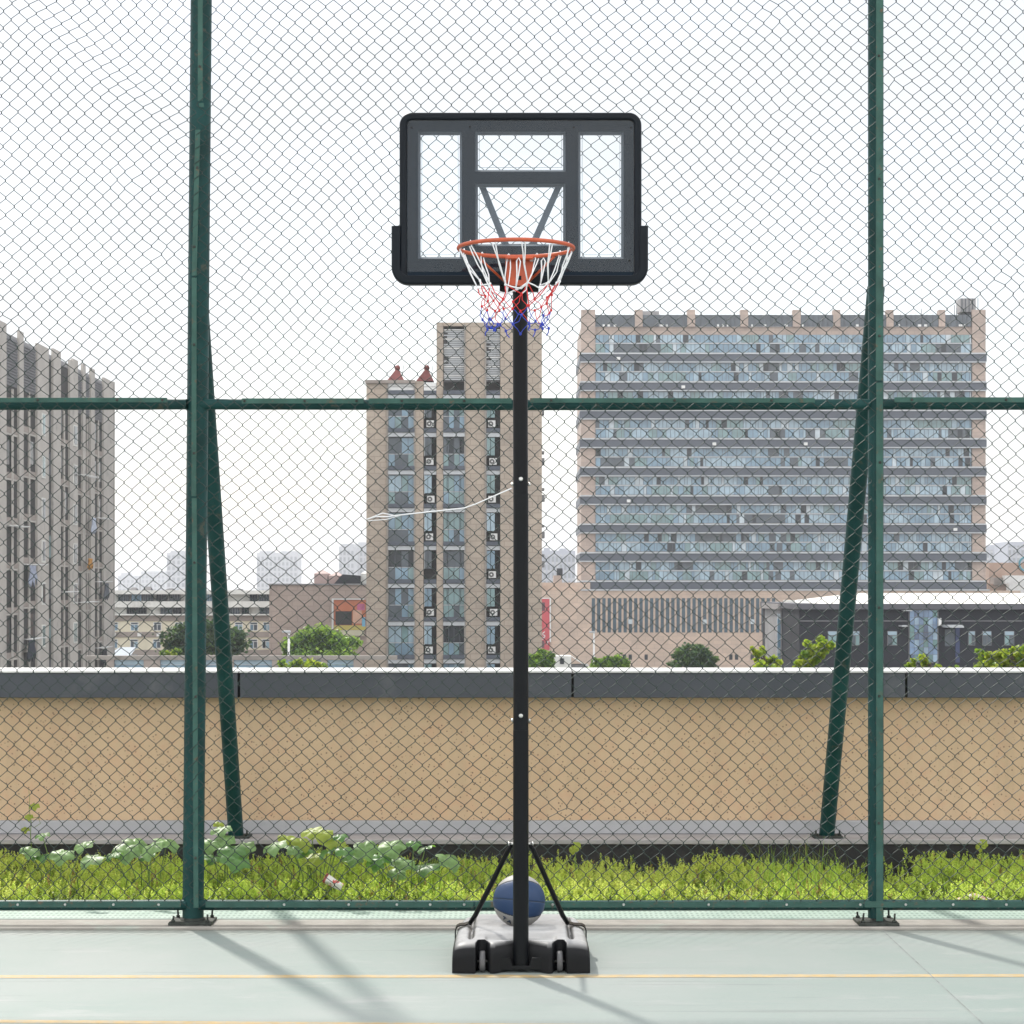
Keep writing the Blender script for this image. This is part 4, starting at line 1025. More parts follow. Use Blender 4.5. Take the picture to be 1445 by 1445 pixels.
for bi, (a, b, kind) in enumerate(bays):
    for k in range(8):
        y0 = T0 + PERT * k
        if y0 > 950: break
        # sill and balcony front
        lg = MB().pbox(a, b, y0 - 3, y0 + 2.5, D, 0.95, 0, front=0.0 if kind else 0.28)
        lg.pbox(a, b, y0 + 3.2, y0 + 9.0, D, 0.8, 1, front=-0.1 if kind else 0.16)
        lg.build('balcony_ledge', [M['bluegrey'], M['silver']], tt)
        wn = MB()
        ya, yb = y0 + 9.2, y0 + PERT - 3.2
        if kind == 0:
            n = 4; st = (b - a) / n
            tone = rc.choice(((1, 2, 5), (2, 2, 4), (1, 5, 5), (4, 1, 2), (5, 3, 5)))
            for i in range(n):
                mm = rc.choice(tone)
                wn.pbox(a + st * i + 0.4, a + st * (i + 1) - 0.4, ya + 1, ya + (yb - ya) * 0.58, D, 0.1, mm, front=-0.45)
                wn.pbox(a + st * i + 0.4, a + st * (i + 1) - 0.4, ya + (yb - ya) * 0.60, yb, D, 0.1, rc.choice((1, 5, 2)), front=-0.40)
            for i in range(n + 1): wn.pbox(a + st * i - 0.4, a + st * i + 0.4, ya, yb, D, 0.1, 6, front=-0.34)
            wn.pbox(a, b, ya + (yb - ya) * 0.575, ya + (yb - ya) * 0.605, D, 0.1, 7, front=-0.33)
            if bi == 2:
                for q in (0.16, 0.80): wn.pbox(a + (b - a) * q, a + (b - a) * q + 1.0, ya + 2, ya + (yb - ya) * 0.56, D, 0.1, 8, front=-0.3)
        else:
            wn.pbox(a + 1.2, a + (b - a) * 0.62, ya + 1, ya + 26, D, 0.1, rc.choice((1, 2, 5, 4)), front=-0.6)
            wn.pbox(a + (b - a) * 0.30, a + (b - a) * 0.34, ya, ya + 26, D, 0.1, 6, front=-0.5)
            wn.pbox(a + 0.6, a + 1.2, ya, ya + 27, D, 0.1, 7, front=-0.5)
        wn.build('window', GL + [M['mullion'], M['silver'], M['whitepaint']], tt)
        if kind == 1 and not (bi == 1 and k == 4) and k < 8:
            ax = a + 2.0 + rc.uniform(0, 3.5); ay = y0 + PERT - 14.5
            ac = MB().pbox(ax, ax + 10.5, ay, ay + 9.5, D, 0.35, front=-0.25)
            ac.tube([(X(ax + 3.9, D), D + 0.21, Z(ay + 4.8, D)), (X(ax + 3.9, D), D + 0.26, Z(ay + 4.8, D))], 0.2, 16, 1)
            ac.tube([(X(ax + 3.9, D), D + 0.20, Z(ay + 4.8, D)), (X(ax + 3.9, D), D + 0.22, Z(ay + 4.8, D))], 0.07, 10, 0)
            ac.build('air_conditioner', [M['whitepaint'], M['acgrille']], tt)
for a, b in ((548, 585), (598, 615.7)):
    MB().pbox(a, b, 540, 545.5, D, 0.9, 0, front=-0.05).pbox(a, b, 546.2, 556, D, 0.9, 0, front=-0.02).build('roof_fascia', M['whitepaint'], tt)
for a, b in ((626, 655.5), (686, 705.4)):
    lv = MB(); y = 464
    while y < 536:
        t = rc.random(); lv.pbox(a + (0 if t > .3 else rc.uniform(0, 8)), b, y, y + 1.6, D, 0.3, 1 if (y - 464) % 13 < 2.2 else 0, front=-0.35); y += 2.6
    lv.pbox(a, b, 463, 538, D, 0.9, 3, front=-0.8)
    lv.build('roof_louver', [M['silver'], M['whitepaint'], M['mullion'], M['louver']], tt)
for y in (580, 652, 705, 758, 800): 
    z = Z(y, D); MB().box(X(764.8, D), X(768, D) + rc.uniform(0, .15), D + 3, D + 5, z, z + 0.5).box(X(764.8, D), X(769, D), D + 2.8, D + 5.2, z + 0.9, z + 1.05).build('side_grille', M['greyconc'], tt)
for px, nm in ((560, 'small red tiled turret with round knob at the left end of the tan tower roof'), (601.5, 'small red tiled turret with round knob beside the tan tower taller roof step')):
    Dd = D + 3; t = thing('roof_turret', (X(px, Dd), Dd, Z(537, Dd)), nm, 'turret', 'red turrets on the tan tower')
    zb, zt = Z(537.5, Dd), Z(521, Dd)
    mb = MB(); hw = 0.72
    mb.add([(X(px, Dd) - hw * 1.15, Dd, zb), (X(px, Dd) + hw * 0.85, Dd, zb), (X(px, Dd) + hw * 0.85, Dd + 1.4, zb), (X(px, Dd) - hw * 1.15, Dd + 1.4, zb), (X(px, Dd) - 0.13, Dd + 0.5, zt), (X(px, Dd) + 0.16, Dd + 0.5, zt), (X(px, Dd) + 0.16, Dd + 0.8, zt), (X(px, Dd) - 0.13, Dd + 0.8, zt)],
           [(0, 1, 5, 4), (1, 2, 6, 5), (2, 3, 7, 6), (3, 0, 4, 7), (4, 5, 6, 7)])
    mb.build('roof', M['redroof'], t)
    MB().sphere((X(px, Dd) + 0.01, Dd + 0.65, zt + 0.16), 0.24, 14, 8).build('knob', M['redroof'], t)
    MB().tube([(X(px + 2, Dd), Dd + 1.2, zb), (X(px + 2, Dd), Dd + 1.2, zt + 0.9)], 0.02, 5).tube([(X(px + 5, Dd), Dd + 1.2, zb), (X(px + 9, Dd), Dd + 1.2, zt + 0.5)], 0.02, 5).build('antenna', M['mullion'], t)

# --- block on the far left, its facade running away from us
FX = -33.3
def dep(px, inset=0.0): return (FX - inset) * F / (px - CX)
lt = thing('housing_block', (FX - 6, 165, -13), 'grey apartment block at far left receding with narrow recessed balconies', 'building')
wl = MB()
wl.box(FX - 14, FX - 0.18, 118, dep(160) - 0.05, -13, 18.2, 1)
piers = [(-60, -45), (-30, -24), (-12, 9.3), (19.2, 20.4), (27.5, 33.5), (42.4, 44.0), (53, 69), (75.5, 86), (91.5, 93), (99, 103), (103.01, 110.2), (117, 121), (124.6, 125.6), (128.5, 134.0), (139.5, 141), (146.5, 160)]
for i, (a, b) in enumerate(piers):
    wide = b - a > 3
    top = 18.9 if (i % 3 == 0 or not wide) else 18.9 + (0.22 if wide else 0)
    wl.box(FX - 0.17, FX + (0.0 if wide else -0.05), dep(a), dep(b), -13, top if wide else 15.0, 0)
wl.build('wall', [M['piergrey'], M['darkrecess']], lt)
MB().box(FX - 14, FX - 0.17, 118.5, dep(160), 18.25, 18.6).build('roof', M['greyconc'], lt)
MB().box(FX - 14, FX + 0.02, dep(160) + 0.02, dep(160) + 0.6, -13, 18.95).build('end_wall', mat('end_wall_render', (0.36, 0.34, 0.31), 0.8, 0.1, 0.4), lt)
lbays = [(-45, -30, 1), (-24, -12, 1), (9.4, 27.4, 1), (33.6, 53, 1), (69.1, 75.4, 2), (86.1, 98.9, 1), (110.3, 128.4, 1), (134.1, 146.4, 1)]
SH = 3.0
for bi, (a, b, kind) in enumerate(lbays):
    if kind == 1 and bi != 5:
        lo = MB(); z = 15.4
        while z < 18.3: lo.box(FX - 0.13, FX - 0.06, dep(a) + 0.2, dep(b) - 0.2, z, z + 0.09); z += 0.2
        lo.box(FX - 0.17, FX - 0.14, dep(a) + 0.03, dep(b) - 0.03, 15.2, 18.4)
        lo.build('roof_louver', M['louver'], lt)
    for k in range(9):
        z0 = -12 + SH * k + (0.4 * (bi % 2))
        rl = MB(); y0_, y1_ = dep(a) + 0.05, dep(b) - 0.05
        if kind == 1:
            rl.box(FX - 0.17, FX - 0.09, y0_, y1_, z0 - 0.12, z0, 0)
            rl.box(FX - 0.14, FX - 0.10, y0_, y1_, z0 + 0.02, z0 + 0.40, 1)
            rl.box(FX - 0.11, FX - 0.06, (y0_ + y1_) / 2 - 0.12, (y0_ + y1_) / 2 + 0.12, z0 + 0.01, z0 + 2.85, 0)
            rl.build('balcony', [M['piergrey'], M['brownband']], lt)
        wn = MB()
        n = 2
        for i in range(n):
            ya, yb = y0_ + (y1_ - y0_) * i / n + 0.1, y0_ + (y1_ - y0_) * (i + 1) / n - 0.1
            wn.box(FX - 0.178, FX - 0.15, ya, yb, z0 + 0.9, z0 + 2.5, rc.choice((3, 6, 6, 6)) if kind == 1 else rc.choice((2, 5)))
        wn.build('window', GL + [M['darkrecess']], lt)
pw_ = ((58.5, 63.5), (103.2, 108.5))
for (a, b) in pw_:
    for k in range(9):
        z0 = -12.2 + SH * k
        MB().box(FX - 0.02, FX + 0.05, dep(a), dep(b), z0 + 0.7, z0 + 2.3, 1).box(FX + 0.051, FX + 0.08, dep(a) + 0.25, dep(b) - 0.2, z0 + 0.85, z0 + 2.2, 0).build('window', [GL[rc.choice((3, 5, 2))], M['offwhite']], lt)
for (a, b, zs) in ((9.4, 27, (-10.6, -5.2, 5.8)), (33.6, 53, (-7.4, -1.8, 3.3)), (110, 128, (-8.9, 0.6, 10.4)), (134, 147, (-9.2, -3.1, 2.2, 7.3)), (86, 98, (1.4,))):
    for z in zs:
        mb = MB()
        for o in (0.25, 0.65): mb.tube([(FX + o, dep(a) - 0.3, z), (FX + o, dep(b) + 0.3, z + 0.05)], 0.035, 6)
        for q in (dep(a) + 0.4, dep(b) - 0.4): mb.tube([(FX - 0.3, q, z), (FX + 0.7, q, z)], 0.03, 6)
        mb.build('drying_pole', M['whitepaint'], lt)
def laundry(px, z, label, c, w=1.2, h=0.9, tc=None):
    y = dep(px, -0.45); mb = MB()
    g = []
    for j in range(6):
        g.append([(FX + 0.45 + 0.07 * math.sin(i * 1.7 + j), y - w / 2 + w * i / 10, z - h * j / 5 * (0.8 + 0.2 * math.sin(i * 1.3))) for i in range(11)])
    g2 = [[(x + 0.05, yy, zz) for x, yy, zz in r] for r in g]
    mb.loops(g + g2[::-1], closed_path=False, close_profile=True, caps=True, smooth=True)
    props(mb.build('laundry', mat('laundry_cloth', c, 0.9, 0.2, 5), origin=(FX + 0.45, y, z)), label, 'laundry', 'washing on the left block')
laundry(44, -1.85, 'dark navy washing hanging on a drying pole, lowest on the left block', (0.03, 0.035, 0.05), 2.2, 1.5)
laundry(46, 3.25, 'pale blue shirts hanging on the second drying pole of the left block', (0.30, 0.33, 0.42), 2.2, 1.5)
laundry(132, 7.2, 'white and blue washing high on the left block near its end wall', (0.42, 0.46, 0.55), 1.6, 1.3)
laundry(127, 4.0, 'orange cloth bundle hanging outside the left block', (0.42, 0.2, 0.04), 1.6, 0.9)
laundry(147, -3.2, 'black washing bundle at the end wall of the left block', (0.025, 0.025, 0.03), 2.2, 1.5)
laundry(150, 2.1, 'dark grey shirts near the end wall of the left block', (0.10, 0.11, 0.13), 1.8, 1.4)

# --- low white housing on the left
D = 232.0
lr = thing('low_rise_housing', (X(270, D), D, -13), 'low cream and white housing row with balconies behind the dark green tree', 'building')
MB().box(X(120, D), X(388, D), D + 0.5, D + 12, -13, Z(834.5, D)).build('wall', M['offwhite'], lr)
bd = MB()
for y0, y1, mm, fr in ((833, 838.5, 0, 0.6), (848.5, 857, 0, 0.35), (866.5, 868.3, 0, 0.5), (868.4, 876.2, 1, 0.1), (876.3, 891.7, 2, 0.0), (891.8, 899, 1, 0.1), (899.1, 917, 2, 0.0), (917.1, 935, 1, 0.05)):
    bd.box(X(120, D), X(388, D), D - fr, D + 0.49, Z(y1, D), Z(y0, D), mm)
bd.build('facade_band', [M['offwhite'], M['brownband'], M['cream']], lr)
for r_, (ya, yb) in enumerate(((838.8, 848.2), (857.3, 866.2))):
    x = 166.0
    while x < 384:
        w_ = rc.uniform(9, 17)
        if rc.random() < 0.82:
            wn = MB().pbox(x, x + w_, ya, yb, D, 0.1, rc.choice((3, 5, 5, 3, 1)), front=-0.36)
            for q in np.arange(x, x + w_, 3.6): wn.pbox(q, q + 0.6, ya, yb, D, 0.1, 6, front=-0.28)
            wn.build('window', GL + [M['offwhite']], lr)
        x += w_ + rc.uniform(1, 4)
for r_, (ya, yb) in enumerate(((878, 890), (902, 915))):
    for x in (156, 185, 215, 247, 330, 352, 371):
        x += rc.uniform(-1.5, 1.5)
        wn = MB().pbox(x, x + 11.5, ya, yb, D, 0.1, 6, front=0.04).pbox(x + 1, x + 5.2, ya + 3.6, yb - 0.8, D, 0.1, rc.choice((3, 5, 1)), front=0.06).pbox(x + 6, x + 10.6, ya + 3.6, yb - 0.8, D, 0.1, rc.choice((4, 5, 1)), front=0.06).pbox(x + 1, x + 10.6, ya + 0.6, ya + 2.8, D, 0.1, 5, front=0.06)
        wn.build('window', GL + [M['whitepaint']], lr)
for x in (159, 195, 222):
    MB().pbox(x, x + 5, 893, 898, D, 0.3, front=0.5).build('air_conditioner', M['whitepaint'], lr)
for i in range(9):
    x = 166 + i * 25 + rc.uniform(-6, 6); hgt = rc.uniform(3, 9)
    rb = MB().add([(X(x, D), D + 4, Z(834, D)), (X(x + 15, D), D + 4, Z(834, D)), (X(x + 15, D), D + 6, Z(834, D)), (X(x, D), D + 6, Z(834, D)), (X(x + 5, D), D + 5.8, Z(834 - hgt, D)), (X(x + 11, D), D + 5.8, Z(834 - hgt, D))], [(0, 1, 5, 4), (1, 2, 5), (2, 3, 4, 5), (3, 0, 4)], rc.choice((0, 1, 2)))
    rb.build('solar_heater', [M['greyconc'], M['silver'], M['darkgrey']], lr)
D = 190
sh = thing('blue_shed', (X(170, D), D, -13), 'blue grey shed roof at the foot of the low cream housing', 'shed')
MB().box(X(150, D), X(183, D), D, D + 4, -13, Z(925, D)).build('wall', M['greyconc'], sh)
MB().add([(X(148, D), D - .3, Z(926, D)), (X(184, D), D - .3, Z(926, D)), (X(182, D), D + 4, Z(915, D)), (X(158, D), D + 4, Z(915, D)), (X(148, D), D - .3, Z(926.8, D)), (X(184, D), D - .3, Z(926.8, D))], [(0, 1, 2, 3), (4, 5, 1, 0)]).build('roof', mat('blue_sheet', (0.13, 0.19, 0.26), 0.5, 0.15, 2), sh)

# --- brown blank wall with a poster
D = 214.0
bw = thing('brown_building', (X(450, D), D, -13), 'windowless pinkish brown building left of the tan tower', 'building')
MB().box(X(380, D), X(560, D), D, D + 14, -13, Z(825.5, D)).build('wall', tilemat('brown_tile', (0.42, 0.335, 0.295), (0.34, 0.275, 0.245), 1.0, 0.5, var=0.06), bw)
MB().box(X(379, D), X(561, D), D - 0.15, D + 14.2, Z(825.4, D), Z(823.6, D)).build('coping', M['greyconc'], bw)
rb = MB()
for a, b, y, mm in ((438, 457, 806, 0), (459, 478, 809, 0), (480, 505, 812, 1), (505, 520, 806, 2)):
    if mm == 1: rb.add([(X(a - 12, D), D + 3, Z(823.5, D)), (X(b, D), D + 3, Z(823.5, D)), (X(b, D), D + 3, Z(812, D)), (X(a, D), D + 3, Z(810, D)), (X(a - 12, D), D + 6, Z(823.5, D)), (X(b, D), D + 6, Z(823.5, D)), (X(b, D), D + 6, Z(812, D)), (X(a, D), D + 6, Z(810, D))], [(0, 1, 2, 3), (4, 7, 6, 5), (3, 2, 6, 7), (0, 3, 7, 4)], 1)
    else: rb.add([(X(a, D), D + 4, Z(823.5, D)), (X(b, D), D + 4, Z(823.5, D)), (X(b, D), D + 8, Z(823.5, D)), (X(a, D), D + 8, Z(823.5, D)), (X(a, D), D + 4, Z(y + 3, D)), (X(b, D), D + 4, Z(y + 3, D)), (X(b, D), D + 8, Z(y + 3, D)), (X(a, D), D + 8, Z(y + 3, D)), (X((a + b) / 2, D), D + 6, Z(y - 3, D))], [(0, 1, 5, 4), (1, 2, 6, 5), (3, 0, 4, 7), (4, 5, 8), (5, 6, 8), (6, 7, 8), (7, 4, 8)], mm)
rb.build('roof_structure', [mat('pink_render', (0.42, 0.31, 0.29), 0.8, 0.12, 0.5), M['darkgrey'], M['offwhite']], bw)
bo = thing('billboard', (X(493, D), D - 0.4, Z(890, D)), 'framed orange and yellow billboard with a dark square on the brown wall', 'billboard')
Db = D - 0.4
MB().pbox(471, 516, 846.5, 889, Db, 0.2, 0).pbox(471, 516, 882.5, 889, Db, 0.05, 1, front=0.02).build('panel', [mat('poster_orange', (0.52, 0.17, 0.085), 0.6, 0.2, 0.25), mat('poster_yellow', (0.55, 0.46, 0.12), 0.6, 0.15, 0.3)], bo)
MB().pbox(473.5, 496.5, 862.5, 881.8, Db, 0.05, 0, front=0.03).pbox(498, 510.5, 860.5, 880, Db, 0.05, 1, front=0.03).pbox(510.8, 515.6, 871, 884, Db, 0.05, 2, front=0.03).pbox(504, 514.5, 852, 861, Db, 0.05, 3, front=0.04).pbox(480, 514, 889.3, 897, Db, 0.05, 4, front=0.01).build('printed_picture', [M['darkrecess'], mat('poster_peach', (0.6, 0.36, 0.26), 0.6, 0.3, 0.8), mat('poster_blue', (0.18, 0.42, 0.58), 0.6, 0.2, 0.6), mat('poster_pink', (0.5, 0.13, 0.25), 0.6, 0.4, 0.7), mat('poster_cream', (0.6, 0.56, 0.42), 0.6, 0.1, 0.6)], bo)
MB().pbox(468.2, 470.6, 844.5, 888, Db, 0.2, front=0.1).pbox(470.7, 514, 844.5, 846.3, Db, 0.2, front=0.1).build('frame', M['whitepaint'], bo)

# --- dark restaurant-like hall on the right with a white roof
D = 122.0
dh = thing('charcoal_hall', (X(1290, D), D, -13), 'long charcoal hall with a broad white roof below the glass block', 'building')
MB().box(X(1128, D), X(1560, D), D, D + 18, -13, Z(860, D)).build('wall', M['darkgrey'], dh)
MB().box(X(1125, D), X(1562, D), D - 0.35, D + 18.2, Z(859.9, D), Z(852, D)).build('cornice', mat('slate_cornice', (0.085, 0.085, 0.1), 0.6, 0.1, 0.5), dh)
MB().box(X(1129, D), X(1559, D), D - 0.06, D, Z(877, D), Z(875.5, D)).build('string_course', M['louver'], dh)
za, zb = Z(851.9, D), 1.40
xa, xb = X(1160, D), X(1570, D)
MB().add([(xa, D - 0.2, za), (xb, D - 0.2, za), (xb, D + 17.8, za), (xa, D + 17.8, za), (X(1216, D + 9), D + 7, zb), (xb - 3, D + 7, zb), (xb - 3, D + 12, zb), (X(1216, D + 9), D + 12, zb)],
     [(0, 1, 5, 4), (1, 2, 6, 5), (2, 3, 7, 6), (3, 0, 4, 7), (4, 5, 6, 7)]).build('roof', mat('white_roof_sheet', (0.72, 0.70, 0.65), 0.55, 0.05, 0.4), dh)
for x, w_ in ((1168, 13), (1201, 12), (1252, 14), (1366, 10), (1386, 13), (1417, 14), (1460, 14), (1500, 14)):
    wn = MB().pbox(x, x + w_, 890.5, 911, D, 0.05, 6, front=0.04)
    wn.pbox(x + 0.8, x + w_ / 2 - 0.3, 897, 910, D, 0.05, rc.choice((2, 5)), front=0.06).pbox(x + w_ / 2 + 0.3, x + w_ - 0.8, 897, 910, D, 0.05, rc.choice((2, 5)), front=0.06).pbox(x + 0.8, x + w_ - 0.8, 891.2, 896, D, 0.05, 4, front=0.06)
    wn.build('window', GL + [M['louver']], dh)
gb = MB()
for i in range(6):
    for j in range(7):
        gb.pbox(1283.5 + 6.5 * i, 1289.6 + 6.5 * i, 861 + 10.5 * j, 871 + 10.5 * j, D, 0.05, rc.choice((0, 0, 1, 2, 3)), front=0.10)
gb.pbox(1282, 1324, 859.9, 936, D, 0.04, 4, front=0.06)
gb.build('glass_entrance', [glassmat('mural_blue', (0.13, 0.22, 0.36), 0.12, 0.8, 0.5), glassmat('mural_light', (0.26, 0.38, 0.5), 0.12, 0.8, 0.4), glassmat('mural_navy', (0.05, 0.09, 0.18), 0.12, 0.8, 0.4), glassmat('mural_green', (0.09, 0.2, 0.2), 0.12, 0.8, 0.4), M['louver']], dh)
MB().pbox(1322.5, 1326, 872, 883, D, 0.3, front=0.5).build('lit_sign', M['whitepaint'], dh)
MB().pbox(1329, 1352, 881.5, 885, D, 0.3, front=1.6).build('awning', M['silver'], dh)
MB().pbox(1333, 1347, 888, 912, D, 0.05, front=0.06).build('door', GL[5], dh)
MB().pbox(1348, 1354, 886, 935, D, 0.05, front=0.06).build('pillar', mat('navy_pillar', (0.035, 0.05, 0.12), 0.5, 0.2, 1), dh)
MB().pbox(1272, 1282, 861, 862, D, 0.3, front=1.2).pbox(1268, 1277, 882, 884, D, 0.3, front=1.0).build('lamp_arm', M['silver'], dh)
D = 130.0
an = thing('grey_annex', (X(1113, D), D, -13), 'pale grey concrete annex with pairs of dark vertical slits', 'building')
MB().box(X(1101.5, D), X(1131, D), D, D + 8, -13, Z(854, D)).build('wall', M['greyconc'], an)
MB().box(X(1097, D), X(1133, D), D - 0.2, D + 8.2, Z(860, D), Z(852.5, D)).build('cornice', mat('annex_cornice', (0.3, 0.28, 0.28), 0.8, 0.1, 1), an)
MB().box(X(1100, D), X(1132, D), D - 0.15, D - 0.005, Z(875, D), Z(873, D)).build('string_course', M['offwhite'], an)
for x in (1105.5, 1109, 1116, 1119.5, 1125.5, 1128.6): MB().pbox(x, x + 1.7, 888 + (x - 1105) * 0.07, 908 + (x - 1105) * 0.13, D, 0.05, front=0.03).build('slit', M['darkrecess'], an)
MB().pbox(1097.2, 1101.4, 866, 930, D, 0.3, 0).pbox(1097.3, 1101.2, 866, 873, D, 0.1, 1, front=0.03).pbox(1097.3, 1101.2, 914, 922, D, 0.1, 1, front=0.03).build('corner_glass', [GL[1], GL[0]], an)
MB().pbox(1111, 1122, 847, 852.3, D + 2, 2, 0).pbox(1131, 1145, 846, 852, D + 2.4, 2, 1).build('roof_unit', [M['offwhite'], M['whitepaint']], an)
D = 350.0
ob = thing('salmon_building', (X(1420, D), D, -13), 'salmon coloured building with roof clutter right of the glass block', 'building')
MB().box(X(1396, D), X(1520, D), D, D + 12, -13, Z(794, D)).box(X(1388, D), X(1430, D), D - 3, D - 0.05, -13, Z(824, D)).build('wall', mat('salmon_render', (0.46, 0.325, 0.255), 0.8, 0.1, 0.2), ob)
MB().pbox(1403, 1415, 815, 826, D - 3.5, 3).build('roof_box', M['brownband'], ob)
MB().pbox(1418, 1460, 812, 823.8, D - 5, 1.9).pbox(1424, 1470, 823, 838, D - 8, 2).build('white_tank', M['whitepaint'], ob)
cp = X(1444, D), Z(796, D)
MB().loops([[(cp[0] + (1.05 + 0.16 * math.cos(b)) * math.cos(a), D - 2 + 0.16 * math.sin(b), cp[1] + (1.05 + 0.16 * math.cos(b)) * math.sin(a)) for b in [2 * math.pi * j / 8 for j in range(8)]] for a in [2 * math.pi * i / 32 for i in range(32)]], close_profile=True, smooth=True).box(cp[0] - 0.06, cp[0] + 0.06, D - 2.06, D - 1.94, Z(812, D), cp[1] - 1.0).build('ring_sign', mat('teal_sign', (0.05, 0.25, 0.33), 0.5, 0.1, 2), ob)

# --- far hazy towers
def far(label, px0, px1, py, D, steps=(), name='distant_tower', c=(0.36, 0.37, 0.40)):
    t = thing(name, (X((px0 + px1) / 2, D), D, -13), label, 'tower block', 'hazy towers on the skyline')
    mb = MB().box(X(px0, D), X(px1, D), D, D + 40, -13, Z(py, D), 0)
    for a, b, y in steps: mb.box(X(a, D), X(b, D), D + 2, D + 30, Z(py, D) + 0.02, Z(y, D), 0)
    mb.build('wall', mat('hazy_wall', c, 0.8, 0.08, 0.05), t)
    nb = max(3, int((px1 - px0) / 5.5))
    for j in range(nb):
        a = px0 + (px1 - px0) * (j + 0.22) / nb; b = px0 + (px1 - px0) * (j + 0.78) / nb
        MB().box(X(a, D), X(b, D), D - 0.4, D - 0.01, -12, Z(py, D) - 2.5).build('window_column', FARWIN, t)
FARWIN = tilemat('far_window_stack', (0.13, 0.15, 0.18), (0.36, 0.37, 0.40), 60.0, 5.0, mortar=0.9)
_ = 1
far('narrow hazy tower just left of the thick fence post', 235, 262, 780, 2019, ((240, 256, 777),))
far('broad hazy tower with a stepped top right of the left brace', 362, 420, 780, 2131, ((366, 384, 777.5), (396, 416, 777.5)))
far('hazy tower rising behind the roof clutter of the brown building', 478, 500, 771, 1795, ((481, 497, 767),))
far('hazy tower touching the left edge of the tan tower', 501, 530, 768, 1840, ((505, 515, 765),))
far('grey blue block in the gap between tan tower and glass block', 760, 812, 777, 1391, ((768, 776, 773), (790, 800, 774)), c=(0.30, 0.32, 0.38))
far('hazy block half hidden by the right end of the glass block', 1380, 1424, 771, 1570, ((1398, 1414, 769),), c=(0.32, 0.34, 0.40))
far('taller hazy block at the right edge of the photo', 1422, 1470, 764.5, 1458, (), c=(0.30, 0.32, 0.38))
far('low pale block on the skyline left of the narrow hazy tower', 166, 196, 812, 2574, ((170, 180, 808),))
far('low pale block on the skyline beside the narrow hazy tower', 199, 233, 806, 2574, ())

# --- low wall with glass panels behind our parapet
D = 95.0
bl = thing('glazed_balustrade', (X(335, D), D, -13), 'weathered concrete balustrade with bluish glass panels over the parapet at left', 'balustrade')
MB().box(X(120, D), X(560, D), D, D + 0.5, -13, Z(946, D)).box(X(120, D), X(560, D), D - 0.06, D + 0.5, Z(931, D), Z(925.5, D)).build('beam', mat('stained_concrete', (0.25, 0.23, 0.21), 0.85, 0.2, 0.6, stain=(0.12, 0.11, 0.1), stain_scale=1.5), bl)
xs = [(150, 161), (203, 226), (312, 330), (384, 392), (453, 462), (499, 513)]
for a, b in xs: MB().pbox(a, b, 931.1, 946, D, 0.5, front=0.03).build('pier', M['brownband'], bl)
for (a0, b0), (a1, b1) in zip(xs[:-1], xs[1:]): MB().pbox(b0, a1, 931.5, 938, D, 0.1, 0, front=-0.2).pbox(b0, a1, 938.6, 946, D, 0.1, 1, front=-0.12).build('glass_panel', [GL[4], GL[1]], bl)

# --- kiosk, lamp posts
D = 150.0
ks = thing('kiosk', (X(800, D), D, -13), 'cream roadside kiosk with sloping canopies beside the bright bush right of the pole', 'kiosk')
MB().box(X(780, D), X(806, D), D, D + 3, -13, Z(926, D)).build('wall', M['offwhite'], ks)
MB().pbox(790, 796, 929, 937, D, 0.1, front=0.04).build('window', GL[3], ks)
for a, b, y0, y1 in ((806, 822, 926, 936), (818, 832, 934, 941)):
    MB().add([(X(a, D), D + 1, Z(y0, D)), (X(b, D), D - 0.8, Z(y1, D)), (X(b, D), D - 0.8, Z(y1 + 1, D)), (X(a, D), D + 1, Z(y0 + 1, D)), (X(a, D), D + 3, Z(y0, D)), (X(b, D), D + 2, Z(y1, D)), (X(b, D), D + 2, Z(y1 + 1, D)), (X(a, D), D + 3, Z(y0 + 1, D))], [(0, 1, 2, 3), (4, 7, 6, 5), (0, 4, 5, 1), (1, 5, 6, 2), (3, 2, 6, 7), (0, 3, 7, 4)]).build('canopy', M['offwhite'], ks)
MB().box(X(807, D), X(830, D), D + 0.5, D + 2, -13, Z(938, D)).build('counter', M['greyconc'], ks)
def lamp(px, py, D, label):
    t = thing('street_lamp', (X(px, D), D, -13), label, 'street lamp')
    MB().tube([(X(px, D), D, -13), (X(px, D), D, Z(py, D))], [0.09, 0.06], 8).build('pole', M['whitepaint'], t)
    MB().box(X(px, D) - 0.35, X(px, D) + 0.1, D - 0.1, D + 0.1, Z(py, D), Z(py, D) + 0.12).build('lamp_head', M['silver'], t, bevel=0.03)
lamp(838, 893, 160, 'thin white street lamp in front of the strip windows')
lamp(407.5, 893, 120, 'thin white street lamp in front of the rounded bright green tree')

# --- trees
FOL = {'dark': [leafmat('leaf_dark', (0.065, 0.125, 0.055), 0.35, 0.5), leafmat('leaf_deep', (0.042, 0.09, 0.042), 0.3, 0.5), leafmat('leaf_mid', (0.10, 0.175, 0.065), 0.4, 0.5)],
       'mid': [leafmat('leaf_green', (0.165, 0.28, 0.06), 0.45, 0.5), leafmat('leaf_fresh', (0.24, 0.36, 0.075), 0.45, 0.5), leafmat('leaf_darkgreen', (0.08, 0.15, 0.04), 0.4, 0.5)],  # the last green is a darker tint, mixed in at random
       'bright': [leafmat('leaf_lime', (0.26, 0.34, 0.045), 0.5, 0.5), leafmat('leaf_yellowgreen', (0.33, 0.39, 0.055), 0.5, 0.5), leafmat('leaf_green_young', (0.15, 0.25, 0.04), 0.45, 0.5)]}
BARK = mat('bark', (0.10, 0.075, 0.055), 0.9, 0.3, 8)
